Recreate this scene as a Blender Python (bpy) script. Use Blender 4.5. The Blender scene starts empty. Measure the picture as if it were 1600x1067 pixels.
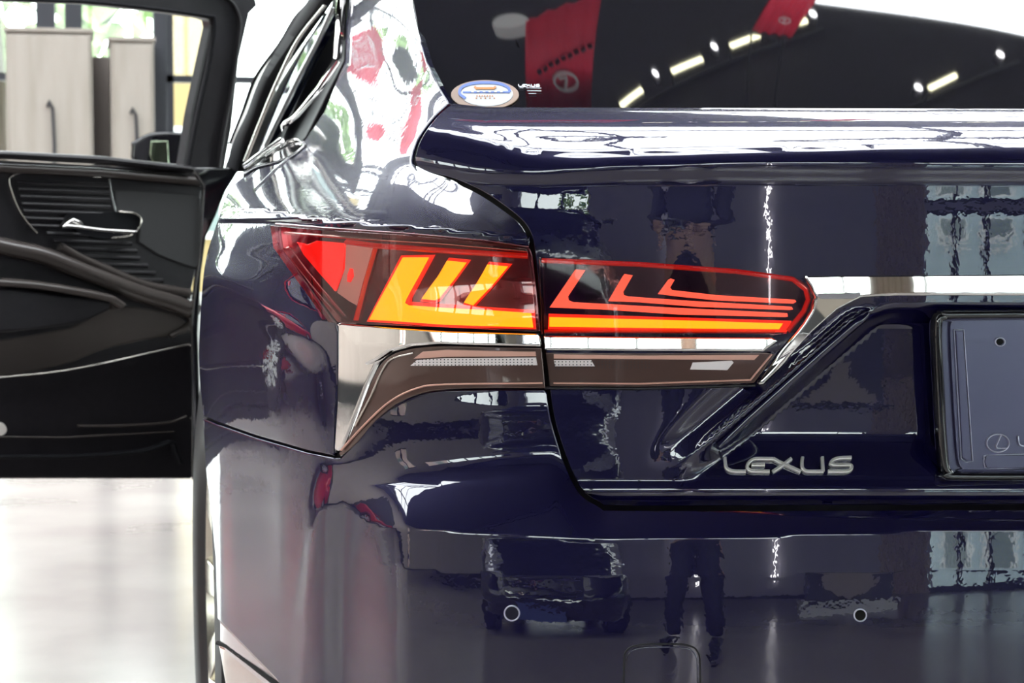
import bpy, math, random
import numpy as np
from mathutils import Vector, Matrix
from mathutils.geometry import delaunay_2d_cdt
random.seed(7); rng = np.random.default_rng(7)
S = bpy.context.scene; COL = S.collection
R = math.radians

# ------------------------------------------------------------------ camera, world, exposure
FPX = 3163.0; HEAD = R(11.85); PITCH = math.atan(203.5/FPX)
CAM = np.array([-1.10, -1.95, 1.00])
cd = bpy.data.cameras.new('camera'); cam = bpy.data.objects.new('camera', cd); COL.objects.link(cam)
cd.sensor_width = 36.0; cd.lens = FPX/1600*36
cam.location = CAM; cam.rotation_euler = (R(90)-PITCH, 0, -HEAD)
cd.clip_start = 0.02; cd.clip_end = 200
cd.dof.use_dof = True; cd.dof.focus_distance = 2.12; cd.dof.aperture_fstop = 14
S.camera = cam
W = bpy.data.worlds.new('sky'); S.world = W; W.use_nodes = True
bg = W.node_tree.nodes['Background']; bg.inputs[0].default_value = (0.93, 0.97, 1.0, 1); bg.inputs[1].default_value = 9.0
vs = S.view_settings; vs.view_transform = 'Standard'; vs.look = 'None'; vs.gamma = 1; vs.use_curve_mapping = False
vs.exposure = 0.25
S.cycles.max_bounces = 8; S.cycles.transparent_max_bounces = 12; S.cycles.glossy_bounces = 5; S.cycles.diffuse_bounces = 3
S.cycles.sample_clamp_indirect = 12
S.cycles.use_denoising = True
S.cycles.caustics_reflective = False; S.cycles.caustics_refractive = False
SKYLIGHTS = [(-8.0, 5.0, .35, 2.35), (1.38, 7.0, 3.62, 8.0), (-8.0, -.95, 3.62, 10.4)]     # x0,x1,y0,y1 of the roof lights; the last added to whiten the roof pillar

# ------------------------------------------------------------------ camera maths
_r = np.array([math.cos(HEAD), -math.sin(HEAD), 0.0])
_f = np.array([math.sin(HEAD)*math.cos(PITCH), math.cos(HEAD)*math.cos(PITCH), -math.sin(PITCH)])
_u = np.cross(_r, _f)
def dirs(px, py):
    px = np.asarray(px, float); py = np.asarray(py, float)
    return _f + _r*((px-800)/FPX)[..., None] - _u*((py-533.5)/FPX)[..., None]
def unproj(px, py, Y):
    d = dirs(px, py); t = (np.asarray(Y)-CAM[1])/d[..., 1]
    return CAM + d*t[..., None]
def P(px, py, Y):
    return Vector(unproj(np.array([px]), np.array([py]), np.array([Y]))[0])

class Spline:                     # natural cubic, linear extrapolation, vectorised
    def __init__(s, xs, ys):
        x = np.array(xs, float); y = np.array(ys, float); n = len(x); s.x, s.y = x, y
        h = np.diff(x); A = np.eye(n); b = np.zeros(n)
        for i in range(1, n-1):
            A[i, i-1] = h[i-1]; A[i, i] = 2*(h[i-1]+h[i]); A[i, i+1] = h[i]
            b[i] = 6*((y[i+1]-y[i])/h[i]-(y[i]-y[i-1])/h[i-1])
        s.m = np.linalg.solve(A, b)
    def __call__(s, q):
        q = np.asarray(q, float); x, y, m = s.x, s.y, s.m
        qc = np.clip(q, x[0], x[-1]); i = np.clip(np.searchsorted(x, qc)-1, 0, len(x)-2); h = x[i+1]-x[i]
        a = (x[i+1]-qc)/h; b = (qc-x[i])/h
        v = a*y[i]+b*y[i+1]+((a**3-a)*m[i]+(b**3-b)*m[i+1])*h*h/6
        s0 = (y[1]-y[0])/(x[1]-x[0])-(x[1]-x[0])*m[1]/6
        s1 = (y[-1]-y[-2])/(x[-1]-x[-2])+(x[-1]-x[-2])*m[-2]/6
        return v+np.where(q < x[0], (q-x[0])*s0, 0)+np.where(q > x[-1], (q-x[-1])*s1, 0)
class Pch:                        # monotone (no overshoot) cubic
    def __init__(s, xs, ys):
        x = np.array(xs, float); y = np.array(ys, float); s.x, s.y = x, y
        h = np.diff(x); d = np.diff(y)/h; m = np.zeros(len(x)); m[0], m[-1] = d[0], d[-1]
        for i in range(1, len(x)-1):
            if d[i-1]*d[i] > 0:
                w1 = 2*h[i]+h[i-1]; w2 = h[i]+2*h[i-1]; m[i] = (w1+w2)/(w1/d[i-1]+w2/d[i])
        s.m = m
    def __call__(s, q):
        x, y, m = s.x, s.y, s.m; q = np.clip(np.asarray(q, float), x[0], x[-1])
        i = np.clip(np.searchsorted(x, q)-1, 0, len(x)-2); h = x[i+1]-x[i]; t = (q-x[i])/h
        return (1+2*t)*(1-t)**2*y[i]+t*(1-t)**2*h*m[i]+t*t*(3-2*t)*y[i+1]+t*t*(t-1)*h*m[i+1]
def sstep(a, b, x):
    t = np.clip((np.asarray(x, float)-a)/(b-a), 0, 1); return t*t*(3-2*t)

# plan outline of the car's rear, as X(s), Y(s)
PLAN = [(.45,.042),(.3,.016),(.15,.004),(0,0),(-.15,.004),(-.3,.016),(-.45,.042),(-.6,.088),(-.7,.137),(-.78,.199),(-.836,.268),(-.871,.345),(-.8955,.43),(-.9185,.52),(-.9405,.61),(-.955,.72),(-.95,.9)]
_s = [0]
for i in range(1, len(PLAN)): _s.append(_s[-1]+math.dist(PLAN[i], PLAN[i-1]))
_q = np.linspace(0, _s[-1], 4000)
_X = Spline(_s, [p[0] for p in PLAN])(_q); _Y = Spline(_s, [p[1] for p in PLAN])(_q)
_ta = (_X-CAM[0])/(_Y-CAM[1]); k = int(np.argmin(_ta)); _ta, _Xv, _Yv = _ta[:k+1][::-1], _X[:k+1][::-1], _Y[:k+1][::-1]
def heading(px, py):
    d = dirs(px, py); return d[..., 0]/d[..., 1]
PX_T = 800+FPX*math.tan(math.atan(_ta[0])-HEAD)      # column where the flank turns out of sight
def planY(px, py): return np.interp(heading(px, py), _ta, _Yv)
_e = 1e-3
def planK(px, py):                                   # how far Y moves per metre pushed inward
    return 1.0+0*np.asarray(px, float)

def field_pos(F, px, py): return unproj(px, py, F(px, py))
def field_nrm(F, px, py, e=0.6):
    a = field_pos(F, px+e, py)-field_pos(F, px-e, py); b = field_pos(F, px, py+e)-field_pos(F, px, py-e)
    n = np.cross(b, a); n /= np.linalg.norm(n, axis=-1, keepdims=True)+1e-12
    d = dirs(px, py); s = np.sign((n*d).sum(-1)); n = n*(-np.where(s == 0, 1, s))[..., None]
    return n
def fp(F, px, py, off=0.0):
    px = np.atleast_1d(np.asarray(px, float)); py = np.atleast_1d(np.asarray(py, float))
    return field_pos(F, px, py)+field_nrm(F, px, py)*off

# ------------------------------------------------------------------ materials
def mat(name, col=(.5,.5,.5), rough=.5, metal=0, coat=0, emit=None, es=0, ior=1.5, trans=0, alpha=1, coat_rough=.02, coat_ior=1.5):
    m = bpy.data.materials.new(name); m.use_nodes = True; b = m.node_tree.nodes['Principled BSDF']
    b.inputs['Base Color'].default_value = (*col, 1); b.inputs['Roughness'].default_value = rough; b.inputs['Metallic'].default_value = metal
    b.inputs['Coat Weight'].default_value = coat; b.inputs['Coat Roughness'].default_value = coat_rough; b.inputs['Coat IOR'].default_value = coat_ior
    b.inputs['IOR'].default_value = ior; b.inputs['Transmission Weight'].default_value = trans; b.inputs['Alpha'].default_value = alpha
    if emit: b.inputs['Emission Color'].default_value = (*emit, 1); b.inputs['Emission Strength'].default_value = es
    return m
def noise_mat(name, c1, c2, scale=5, rough=(.3,.5), metal=0, bump=0, detail=6, stretch=(1,1,1), coat=0, spec=.5):
    m = mat(name, c1, .5, metal, coat); nt = m.node_tree; N = nt.nodes; L = nt.links; b = N['Principled BSDF']
    b.inputs['Specular IOR Level'].default_value = spec
    tc = N.new('ShaderNodeTexCoord'); mp = N.new('ShaderNodeMapping'); mp.inputs['Scale'].default_value = stretch
    L.new(tc.outputs['Object'], mp.inputs[0])
    nz = N.new('ShaderNodeTexNoise'); nz.inputs['Scale'].default_value = scale; nz.inputs['Detail'].default_value = detail; L.new(mp.outputs[0], nz.inputs['Vector'])
    cr = N.new('ShaderNodeValToRGB'); cr.color_ramp.elements[0].position = .3; cr.color_ramp.elements[1].position = .7
    cr.color_ramp.elements[0].color = (*c1, 1); cr.color_ramp.elements[1].color = (*c2, 1)
    L.new(nz.outputs['Fac'], cr.inputs[0]); L.new(cr.outputs[0], b.inputs['Base Color'])
    mr = N.new('ShaderNodeMapRange'); mr.inputs[3].default_value, mr.inputs[4].default_value = rough; L.new(nz.outputs['Fac'], mr.inputs[0]); L.new(mr.outputs[0], b.inputs['Roughness'])
    if bump:
        bp = N.new('ShaderNodeBump'); bp.inputs['Strength'].default_value = bump; bp.inputs['Distance'].default_value = .01; L.new(nz.outputs['Fac'], bp.inputs['Height']); L.new(bp.outputs[0], b.inputs['Normal'])
    return m
def pane_mat(name, tint, ior=1.5):
    m = bpy.data.materials.new(name); m.use_nodes = True; nt = m.node_tree; N = nt.nodes; L = nt.links
    N.remove(N['Principled BSDF']); o = N['Material Output']
    t = N.new('ShaderNodeBsdfTransparent'); t.inputs[0].default_value = (*tint, 1)
    g = N.new('ShaderNodeBsdfGlossy'); g.inputs['Roughness'].default_value = .01
    fr = N.new('ShaderNodeFresnel'); fr.inputs[0].default_value = ior; mx = N.new('ShaderNodeMixShader')
    L.new(fr.outputs[0], mx.inputs[0]); L.new(t.outputs[0], mx.inputs[1]); L.new(g.outputs[0], mx.inputs[2]); L.new(mx.outputs[0], o.inputs[0])
    return m
# navy metallic paint: a deep blue flake layer under clear lacquer with a faint orange-peel
PAINT = mat('navy_metallic_paint', (.0045,.0034,.034), .42, .3, 1, coat_rough=.004, coat_ior=1.8); PAINT.node_tree.nodes['Principled BSDF'].inputs['Specular IOR Level'].default_value = .12
def paint_peel(m, scale, strength):
    nt = m.node_tree; N = nt.nodes; L = nt.links; tc = N.new('ShaderNodeTexCoord'); nz = N.new('ShaderNodeTexNoise')
    nz.inputs['Scale'].default_value = scale; nz.inputs['Detail'].default_value = 2; L.new(tc.outputs['Object'], nz.inputs['Vector'])
    bp = N.new('ShaderNodeBump'); bp.inputs['Strength'].default_value = strength; bp.inputs['Distance'].default_value = .001
    L.new(nz.outputs['Fac'], bp.inputs['Height']); L.new(bp.outputs[0], N['Principled BSDF'].inputs['Coat Normal'])
paint_peel(PAINT, 90, .05)
CHROME = mat('chrome', (.82,.80,.78), .03, 1)
SATIN = mat('satin_chrome', (.7,.66,.6), .2, 1)
BLACK = mat('black_trim', (.006,.006,.009), .35)
GAP = mat('gap_black', (.001,.001,.001), 1.0)
GLOSSBLK = mat('gloss_black', (.005,.005,.007), .04, 0, 1)
GLASSDK = mat('privacy_glass', (.005,.005,.008), .02, 0, 0, ior=1.95)
TRIMSMOKE = mat('bronze_smoke_lens', (.12,.068,.058), .15, .35, 1, coat_rough=.01)
SMOKEIN = mat('pinkish_reflector', (.72,.40,.32), .35, .2)
DOTS = mat('dotted_reflector', (.9,.82,.82), .35, .2)
MAROON = mat('lamp_housing', (.11,.010,.022), .2, .4, 1)
REDPL = mat('glowing_red_reflector', (.6,.006,.006), .25, 0, 1, emit=(1,.02,.01), es=.8)  # glow put in so the reflector stays bright red
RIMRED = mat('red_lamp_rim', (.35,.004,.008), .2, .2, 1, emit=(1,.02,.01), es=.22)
BEZ = mat('glowing_champagne_bezel', (.85,.70,.60), .4, .2, emit=(1,.75,.65), es=.12)  # faint glow put in to lift the bezel, which is no lamp
GLOWRED = mat('glow_red_edge', (.5,.01,.01), .3, 0, 0, emit=(1,.035,.01), es=.9)
GLOWCOR = mat('glow_coral_bar', (.5,.02,.01), .3, 0, 0, emit=(1,.17,.10), es=1.05)
GLOWYEL = mat('glow_amber', (.5,.2,.01), .3, 0, 0, emit=(1,.56,.01), es=1.35)
REDLENS = pane_mat('red_lens', (1,.62,.58), 1.6)
CLEARLENS = pane_mat('clear_lens', (.9,.82,.8), 1.6)

# ------------------------------------------------------------------ object helpers
def mesh_obj(name, verts, faces, material, parent=None, smooth=False, normals=None):
    me = bpy.data.meshes.new(name); me.from_pydata([tuple(map(float, v)) for v in verts], [], [tuple(int(i) for i in f) for f in faces]); me.update()
    if smooth or normals is not None: me.polygons.foreach_set('use_smooth', [True]*len(me.polygons))
    if normals is not None: me.normals_split_custom_set_from_vertices([tuple(map(float, n)) for n in normals])
    o = bpy.data.objects.new(name, me); COL.objects.link(o)
    if material: me.materials.append(material)
    if parent: o.parent = parent
    return o
def tag(o, label, cat, group=None):
    o['label'] = label; o['category'] = cat
    if group: o['group'] = group
    return o
def thing(name, label, cat, loc=(0,0,0), rz=0, group=None):
    o = bpy.data.objects.new(name, None); COL.objects.link(o); o.location = loc; o.rotation_euler = (0,0,rz); o.empty_display_size = .1
    return tag(o, label, cat, group)
def struct(o): o['kind'] = 'structure'; return o
class MB:                                              # plain solids collected into ONE part
    def __init__(s): s.v = []; s.f = []
    def add(s, v, f): n = len(s.v); s.v += [tuple(map(float, q)) for q in v]; s.f += [tuple(i+n for i in q) for q in f]; return s
    def box(s, x0, x1, y0, y1, z0, z1, b=0):
        v = [(x,y,z) for x in (x0,x1) for y in (y0,y1) for z in (z0,z1)]
        return s.add(v, [(0,1,3,2),(4,6,7,5),(0,4,5,1),(2,3,7,6),(0,2,6,4),(1,5,7,3)])
    def tube(s, pts, r, n=8, closed=False):
        pts = [Vector(p) for p in pts]; rs = r if isinstance(r, (list, tuple)) else [r]*len(pts); v = []; m = len(pts); up = None
        for i, p in enumerate(pts):
            a = pts[(i-1) % m] if (i or closed) else p; b = pts[(i+1) % m] if (i < m-1 or closed) else p
            t = (b-a).normalized(); w = t.orthogonal().normalized() if up is None else (up-t*up.dot(t)).normalized(); up = w; q = t.cross(w)
            v += [p+(w*math.cos(2*math.pi*k/n)+q*math.sin(2*math.pi*k/n))*rs[i] for k in range(n)]
        f = [(i*n+k, i*n+(k+1) % n, ((i+1) % m)*n+(k+1) % n, ((i+1) % m)*n+k) for i in range(m if closed else m-1) for k in range(n)]
        if not closed: f += [tuple(range(n))[::-1], tuple((m-1)*n+k for k in range(n))]
        return s.add(v, f)
    def prism(s, poly, fn0, fn1):                       # poly of 2D points; fn maps them to two ends
        n = len(poly); v = [fn0(*p) for p in poly]+[fn1(*p) for p in poly]
        return s.add(v, [tuple(range(n)), tuple(range(2*n-1, n-1, -1))]+[(i, n+i, n+(i+1) % n, (i+1) % n) for i in range(n)])
    def lathe(s, prof, c, ax=0, n=32, arc=None):        # profile (r, h) about an axis through c
        v = []; m = len(prof)
        for k in range(n):
            a = 2*math.pi*k/n
            for r_, h in prof:
                q = [0,0,0]; q[ax] = h; q[(ax+1) % 3] = r_*math.cos(a); q[(ax+2) % 3] = r_*math.sin(a)
                v.append((c[0]+q[0], c[1]+q[1], c[2]+q[2]))
        return s.add(v, [(k*m+i, k*m+i+1, ((k+1) % n)*m+i+1, ((k+1) % n)*m+i) for k in range(n) for i in range(m-1)])
    def build(s, name, material, parent=None, smooth=False, bevel=0):
        o = mesh_obj(name, s.v, s.f, material, parent, smooth)
        if bevel:
            b = o.modifiers.new('bevel', 'BEVEL'); b.width = bevel; b.segments = 2; b.limit_method = 'ANGLE'
        if smooth and o.data.polygons:
            me = o.data
            try: me.set_sharp_from_angle(angle=R(40))
            except Exception: pass
        return o

def dense(pts, step, closed=True):
    out = []; n = len(pts)
    for i in range(n if closed else n-1):
        a = np.array(pts[i], float); b = np.array(pts[(i+1) % n], float); k = max(1, int(round(np.linalg.norm(b-a)/step)))
        for j in range(k): out.append(a+(b-a)*j/k)
    if not closed: out.append(np.array(pts[-1], float))
    return np.array(out)
def curve(pts, n=12, closed=False):                    # Catmull-Rom through pixel points
    p = [np.array(q, float) for q in pts]; m = len(p); out = []
    for i in range(m if closed else m-1):
        p0 = p[(i-1) % m] if (closed or i) else 2*p[0]-p[1]; p1 = p[i]; p2 = p[(i+1) % m]
        p3 = p[(i+2) % m] if (closed or i < m-2) else 2*p[-1]-p[-2]
        for k in range(n):
            t = k/n; out.append(.5*((2*p1)+(p2-p0)*t+(2*p0-5*p1+4*p2-p3)*t*t+(3*p1-p0-3*p2+p3)*t**3))
    if not closed: out.append(p[-1])
    return [tuple(q) for q in out]
def inside(poly, x, y):
    n = len(poly); r = np.zeros(x.shape, bool); j = n-1
    for i in range(n):
        xi, yi = poly[i]; xj, yj = poly[j]
        with np.errstate(divide='ignore', invalid='ignore'):
            c = ((yi > y) != (yj > y)) & (x < (xj-xi)*(y-yi)/(yj-yi+1e-12)+xi)
        r ^= c; j = i
    return r
def dist_poly(poly, x, y):
    d = np.full(x.shape, 1e9); n = len(poly)
    for i in range(n):
        a = poly[i]; b = poly[(i+1) % n]; ab = b-a; t = np.clip(((x-a[0])*ab[0]+(y-a[1])*ab[1])/(ab@ab+1e-12), 0, 1)
        d = np.minimum(d, np.hypot(x-a[0]-t*ab[0], y-a[1]-t*ab[1]))
    return d
def area2(p): return sum(p[i-1][0]*p[i][1]-p[i][0]*p[i-1][1] for i in range(len(p)))
def region(name, outline, F, material, parent=None, off=0.0, step=8, edge=5, bev=1.6, bevd=.0016, depth=.012, mirror=False, dome=0):
    """a panel: outline in photo pixels laid on the surface F, thickness and rolled edge included"""
    out = dense(outline, edge); 
    if area2(out) < 0: out = out[::-1]
    n = len(out); prv = np.roll(out, 1, 0); nxt = np.roll(out, -1, 0); t = nxt-prv; t /= np.linalg.norm(t, axis=1, keepdims=True)+1e-9
    inn = out+np.stack([-t[:,1], t[:,0]], 1)*bev
    x0, y0 = out.min(0); x1, y1 = out.max(0)
    gx, gy = np.meshgrid(np.arange(x0, x1, step), np.arange(y0, y1, step)); gx = gx+(np.arange(gy.shape[0]) % 2)[:, None]*step*.5
    gx, gy = gx.ravel(), gy.ravel(); m = inside(out, gx, gy); gx, gy = gx[m], gy[m]; m = dist_poly(inn, gx, gy) > edge*.55; gx, gy = gx[m], gy[m]
    m = inside(inn, gx, gy); gx, gy = gx[m], gy[m]
    pts = [Vector(p) for p in inn]+[Vector((a, b)) for a, b in zip(gx, gy)]
    vo, ed, fa, ov, oe, of = delaunay_2d_cdt(pts, [(i, (i+1) % n) for i in range(n)], [], 1, 1e-6)
    V2 = np.array([tuple(v) for v in vo]); 
    nm = field_nrm(F, V2[:,0], V2[:,1]); dd = 0
    if dome: dd = dome*sstep(0, 14, dist_poly(out, V2[:,0], V2[:,1]))
    pos = field_pos(F, V2[:,0], V2[:,1])+nm*(off+np.asarray(dd))[..., None] if dome else field_pos(F, V2[:,0], V2[:,1])+nm*off
    # index of the inner ring in the output
    idx = {}
    for i, lst in enumerate(ov):
        for q in lst:
            if q < n: idx[q] = i
    bo = field_pos(F, out[:,0], out[:,1]); bn = field_nrm(F, out[:,0], out[:,1]); inp = field_pos(F, inn[:,0], inn[:,1])
    lat = bo-inp; lat -= bn*(lat*bn).sum(1, keepdims=True); lat /= np.linalg.norm(lat, axis=1, keepdims=True)+1e-9
    A = bo+bn*(off-bevd); B = bo+bn*(off-bevd); Cc = bo+bn*(off-depth)
    nA = bn+lat; nA /= np.linalg.norm(nA, axis=1, keepdims=True)
    base = len(pos); verts = np.vstack([pos, A, B, Cc]); nrms = np.vstack([nm, nA, lat, lat])
    faces = [tuple(f) for f in fa]
    for i in range(n):
        j = (i+1) % n
        if i in idx and j in idx: faces.append((idx[i], idx[j], base+j, base+i))
        faces.append((base+n+i, base+n+j, base+2*n+j, base+2*n+i))
    # orient the faces with the normals
    Vv = verts; ff = []
    for f in faces:
        c = np.cross(Vv[f[1]]-Vv[f[0]], Vv[f[2]]-Vv[f[0]]); 
        ff.append(f if (c@(nrms[f[0]]+nrms[f[1]]+nrms[f[2]])) >= 0 else f[::-1])
    if mirror:
        verts[:,0] = np.minimum(verts[:,0], 0); k = len(verts); mv = verts.copy(); mv[:,0] *= -1; mn = nrms.copy(); mn[:,0] *= -1
        verts = np.vstack([verts, mv]); nrms = np.vstack([nrms, mn]); ff = ff+[tuple(q+k for q in f[::-1]) for f in ff]
    return mesh_obj(name, verts, ff, material, parent, True, nrms)
PROF_ROUND = [(-1,0),(-.95,.45),(-.75,.8),(-.4,.97),(0,1),(.4,.97),(.75,.8),(.95,.45),(1,0)]
PROF_FLAT = [(-1,0),(-1,.8),(-.8,1),(.8,1),(1,.8),(1,0)]
PROF_BEV = [(-1,0),(-.9,.35),(-.15,1),(.35,1),(.9,.5),(1,0)]
def stroke(name, pts, width, F, h, material, parent=None, prof=PROF_ROUND, off=0.0, step=4, closed=False, mirror=False, merge=None, cap=True):
    """a moulding of real height h that follows a pixel path on the surface F; width in pixels, may vary"""
    if isinstance(width, (int, float)): wid = [width]*len(pts)
    else: wid = list(width)
    P3 = dense([(*p, w) for p, w in zip(pts, wid)], step, closed)
    xy = P3[:, :2]; w = P3[:, 2]; n = len(xy)
    if closed: t = np.roll(xy, -1, 0)-np.roll(xy, 1, 0)
    else: t = np.gradient(xy, axis=0)
    t /= np.linalg.norm(t, axis=1, keepdims=True)+1e-9; q = np.stack([-t[:,1], t[:,0]], 1)
    rows = []; ctr = field_pos(F, xy[:,0], xy[:,1]); nr = field_nrm(F, xy[:,0], xy[:,1], 1.5)
    for a, b in prof:
        e = xy+q*(w/2*a)[:, None]; p = field_pos(F, e[:,0], e[:,1]); rows.append(p+nr*(off+h*b))
    m = len(prof); V = np.stack(rows, 1).reshape(-1, 3); f = []
    for i in range(n if closed else n-1):
        j = (i+1) % n
        for k in range(m-1): f.append((i*m+k, i*m+k+1, j*m+k+1, j*m+k))
    if not closed and cap: f += [tuple(range(m))[::-1], tuple((n-1)*m+k for k in range(m))]
    c = np.cross(V[f[0][1]]-V[f[0][0]], V[f[0][2]]-V[f[0][0]])
    mid = f[m//2-1]; c = np.cross(V[mid[1]]-V[mid[0]], V[mid[2]]-V[mid[0]])
    if c@nr[0] < 0: f = [g[::-1] for g in f]
    if mirror:
        V[:,0] = np.minimum(V[:,0], 0); k = len(V); mv = V.copy(); mv[:,0] *= -1; V = np.vstack([V, mv]); f = f+[tuple(g+k for g in q_[::-1]) for q_ in f]
    if merge is not None: merge.add(V, f); return None
    o = mesh_obj(name, V, f, material, parent, True)
    o.data.set_sharp_from_angle(angle=R(50))
    return o

# ------------------------------------------------------------------ surfaces of the car body
tL0 = Pch([600,645,700,760,1000,1300,1600,1850],[178,160,161,165,166,167,168,169])
tL1 = Pch([600,645,700,760,830,900,1000,1200,1400,1850],[196,198,207,221,237,241,238,233,229,228])
tL2 = Pch([600,645,700,760,830,900,1000,1200,1600,1850],[252,256,263,269,270,265,260,256,258,258])
tL3 = Pch([600,645,830,860,1000,1100,1260,1600,1850],[345,350,380,388,402,412,430,428,427])
_to = Pch([-2,-.3,0,.12,.3,.5,.75,1,1.12,1.5,2,2.2,2.6,3,3.3,4,5,6,7,8],
          [.50,.21,.125,.090,.062,.043,.027,.012,.0085,.0032,0,.0045,.0033,.0033,.0036,.005,.0005,-.003,.003,.03])
def Ftrunk(px, py):
    px = np.asarray(px, float); py = np.asarray(py, float); a, b, c, d = tL0(px), tL1(px), tL2(px), tL3(px)
    v = np.where(py < a, (py-a)/40, np.where(py < b, (py-a)/(b-a), np.where(py < c, 1+(py-b)/(c-b), np.where(py < d, 2+(py-c)/(d-c),
        np.where(py < 600, 3+(py-d)/(600-d), np.where(py < 752, 4+(py-600)/152, np.where(py < 768, 5+(py-752)/16, 6+(py-768)/22)))))))
    o = _to(v)
    dd = (px-1360)*.651+(py-487)*.757
    o = o+.026*sstep(-2, 26, dd)*sstep(474, 512, py)*(1-sstep(670, 765, py))
    o = o-.011*np.exp(-((dd+9)/9.0)**2)*sstep(478, 500, py)*(1-sstep(670, 735, py))
    o = o+.006*np.exp(-((dd+42)/16.0)**2)*sstep(520, 580, py)*(1-sstep(670, 735, py))*sstep(1000,1100,px)
    return planY(px, py)+o
bS = Pch([500,530,560,600,700,800,860,900,950,1600,1850],[735,742,752,757,752,744,740,765,788,789,789])
bE = Pch([500,520,530,545,575,620,700,800,950,1100,1350,1600,1850],[742,758,775,795,815,824,832,838,843,841,833,826,824])
_bo = Pch([-1,0,.3,.6,.75,.88,1,1.12,1.9,2,2.1,3,3.4,4,4.6,5,6],[.004,.003,-.0005,-.0012,-.0022,-.0055,-.0115,-.0165,-.0395,-.0415,-.0419,-.0456,-.0475,-.0490,-.049,-.04,-.01])
def Fbump(px, py):
    px = np.asarray(px, float); py = np.asarray(py, float); s, e = bS(px), bE(px)
    v = np.where(py < s, (py-600)/(s-600), np.where(py < e, 1+(py-s)/(e-s), np.where(py < e+60, 2+(py-e)/60, np.where(py < 1000, 3+(py-e-60)/(940-e), 4+(py-1000)/200))))
    o = _bo(v)*sstep(526, 640, px)
    xc = np.interp(py, [700,712,830,960,1100,1300],[524,521,492,478,470,460])
    w = sstep(720, 800, py)
    o = o-.010*np.exp(-np.abs((px-xc)/np.where(px < xc, 14.0, 60.0))**1.6)*w
    return planY(px, py)+o
# flank above the seam: the silhouette leans in towards the roof
sil = Pch([200,262,285,335,365,400,440,500,560,650,760],[470,402,376,341,329,319,PX_T+1,PX_T-3,PX_T-4,PX_T,PX_T+6])
def Fflank(px, py):
    px = np.asarray(px, float); py = np.asarray(py, float); s = sil(py)
    q = PX_T+(px-s)*(560-PX_T)/(560-s); q = np.where(px > 560, px, q)
    fl = .010*np.exp(-(((py-(430+(px-330)*.62))/34.0)**2))*sstep(PX_T, 350, px)*(1-sstep(470,520,px))    # haunch crease falling towards the lamp
    bl = .002*((py-545)/150.0)**2*sstep(PX_T, 350, px)*(1-sstep(470,528,px))*(py > 345)
    return planY(q, py)-fl+bl
yc = Pch([300,345,372,437,520,640,760,835],[338,332,324,333,346,354,364,374])
_cp = []
for x in (342, 372, 410, 450, 500, 550, 600, 660, 720, 780, 835): _cp.append((x, float(yc(x)), float(Fflank(x, yc(x)))))
_cp += [(348,312,.80),(372,288,.93),(400,262,1.12),(437,232,1.38),(470,221,1.5),(440,205,1.58),(420,290,.86),(470,262,1.10),(500,240,1.16),
        (505,160,1.26),(533,105,1.22),(538,60,1.27),(545,0,1.40),(545,-60,1.55),
        (500,305,.62),(560,300,.47),(620,310,.33),(700,325,.235),(770,340,.17),
        (530,215,.96),(555,180,.93),(590,230,.68),(600,150,.82),(650,225,.47),(650,275,.40),(600,270,.50),
        (700,160,.46),(680,180,.46),(672,112,.56),(652,60,.70),(641,0,.86),(640,-60,1.02),(600,60,.98),(590,0,1.10),(590,-60,1.25),(610,100,.87),
        (700,280,.29),(750,300,.22),(800,330,.155),(740,200,.36)]
_cp = np.array(_cp)
def _U(r2): return .5*r2*np.log(r2+1e-12)
_n = len(_cp); _sc = 200.0; _xy = _cp[:, :2]/_sc
_K = _U(((_xy[:, None]-_xy[None])**2).sum(-1))+np.eye(_n)*.02; _Pm = np.hstack([np.ones((_n,1)), _xy])
_A = np.block([[_K, _Pm],[_Pm.T, np.zeros((3,3))]]); _w = np.linalg.solve(_A, np.concatenate([_cp[:,2], np.zeros(3)]))
def Fupper(px, py):
    px = np.asarray(px, float); py = np.asarray(py, float); sh = px.shape; q = np.stack([px.ravel(), py.ravel()], 1)/_sc
    r = _U(((q[:, None]-_xy[None])**2).sum(-1))@_w[:_n]+_w[_n]+q@_w[_n+1:]
    return r.reshape(sh)
def Fquarter(px, py):
    px = np.asarray(px, float); py = np.asarray(py, float)
    a = Fupper(px, py); b = Fflank(px, py); d = py-yc(px)
    # soft maximum keeps the shoulder edge crisp but rounded
    w = sstep(-3, 3, d)
    return a*(1-w)+b*w
# rear window: a tilted, gently bowed pane
def Fglass(px, py):
    px = np.asarray(px, float); py = np.asarray(py, float); h = heading(px, py); d = dirs(px, py)
    # plane through (0,.36,1.118), slope 27 deg, bowed in plan
    g = np.full(px.shape, .5) if px.shape else .5
    for _ in range(12):
        t = (g-CAM[1])/d[..., 1]; X = CAM[0]+d[..., 0]*t; Z = CAM[2]+d[..., 2]*t
        g = .5*g+.5*(.36+.10*X*X+.42*X**4+(Z-1.118)/math.tan(R(27))*(1-.0*X)+.25*np.maximum(Z-1.118, 0)**1.0*0)
    return g

# ------------------------------------------------------------------ the navy saloon
car = thing('car', 'dark navy saloon seen from behind, tail lamp lit, its rear door open', 'car', (0, 1.6, 0))
bpy.context.view_layer.update()
OFFC = Vector((0, -1.6, 0))
def adopt(o, parent=None):                              # parts are modelled in world space; keep them there
    o.parent = parent or car
    if parent is None: o.matrix_parent_inverse = Matrix.Translation(OFFC)
    return o

# shut line between wing and boot lid, then under the lid
SHUT = curve([(703,161),(680,182),(658,211),(647,238),(647,257),(664,269),(708,281),(750,299),(790,326),(816,349),(828,370),(832,392),(838,450),(847,520),(855,600),(862,650),(874,693),(892,740),(912,772),(940,790)], 5)
lid_edge = [(x+3, y-1) for x, y in SHUT]
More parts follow.
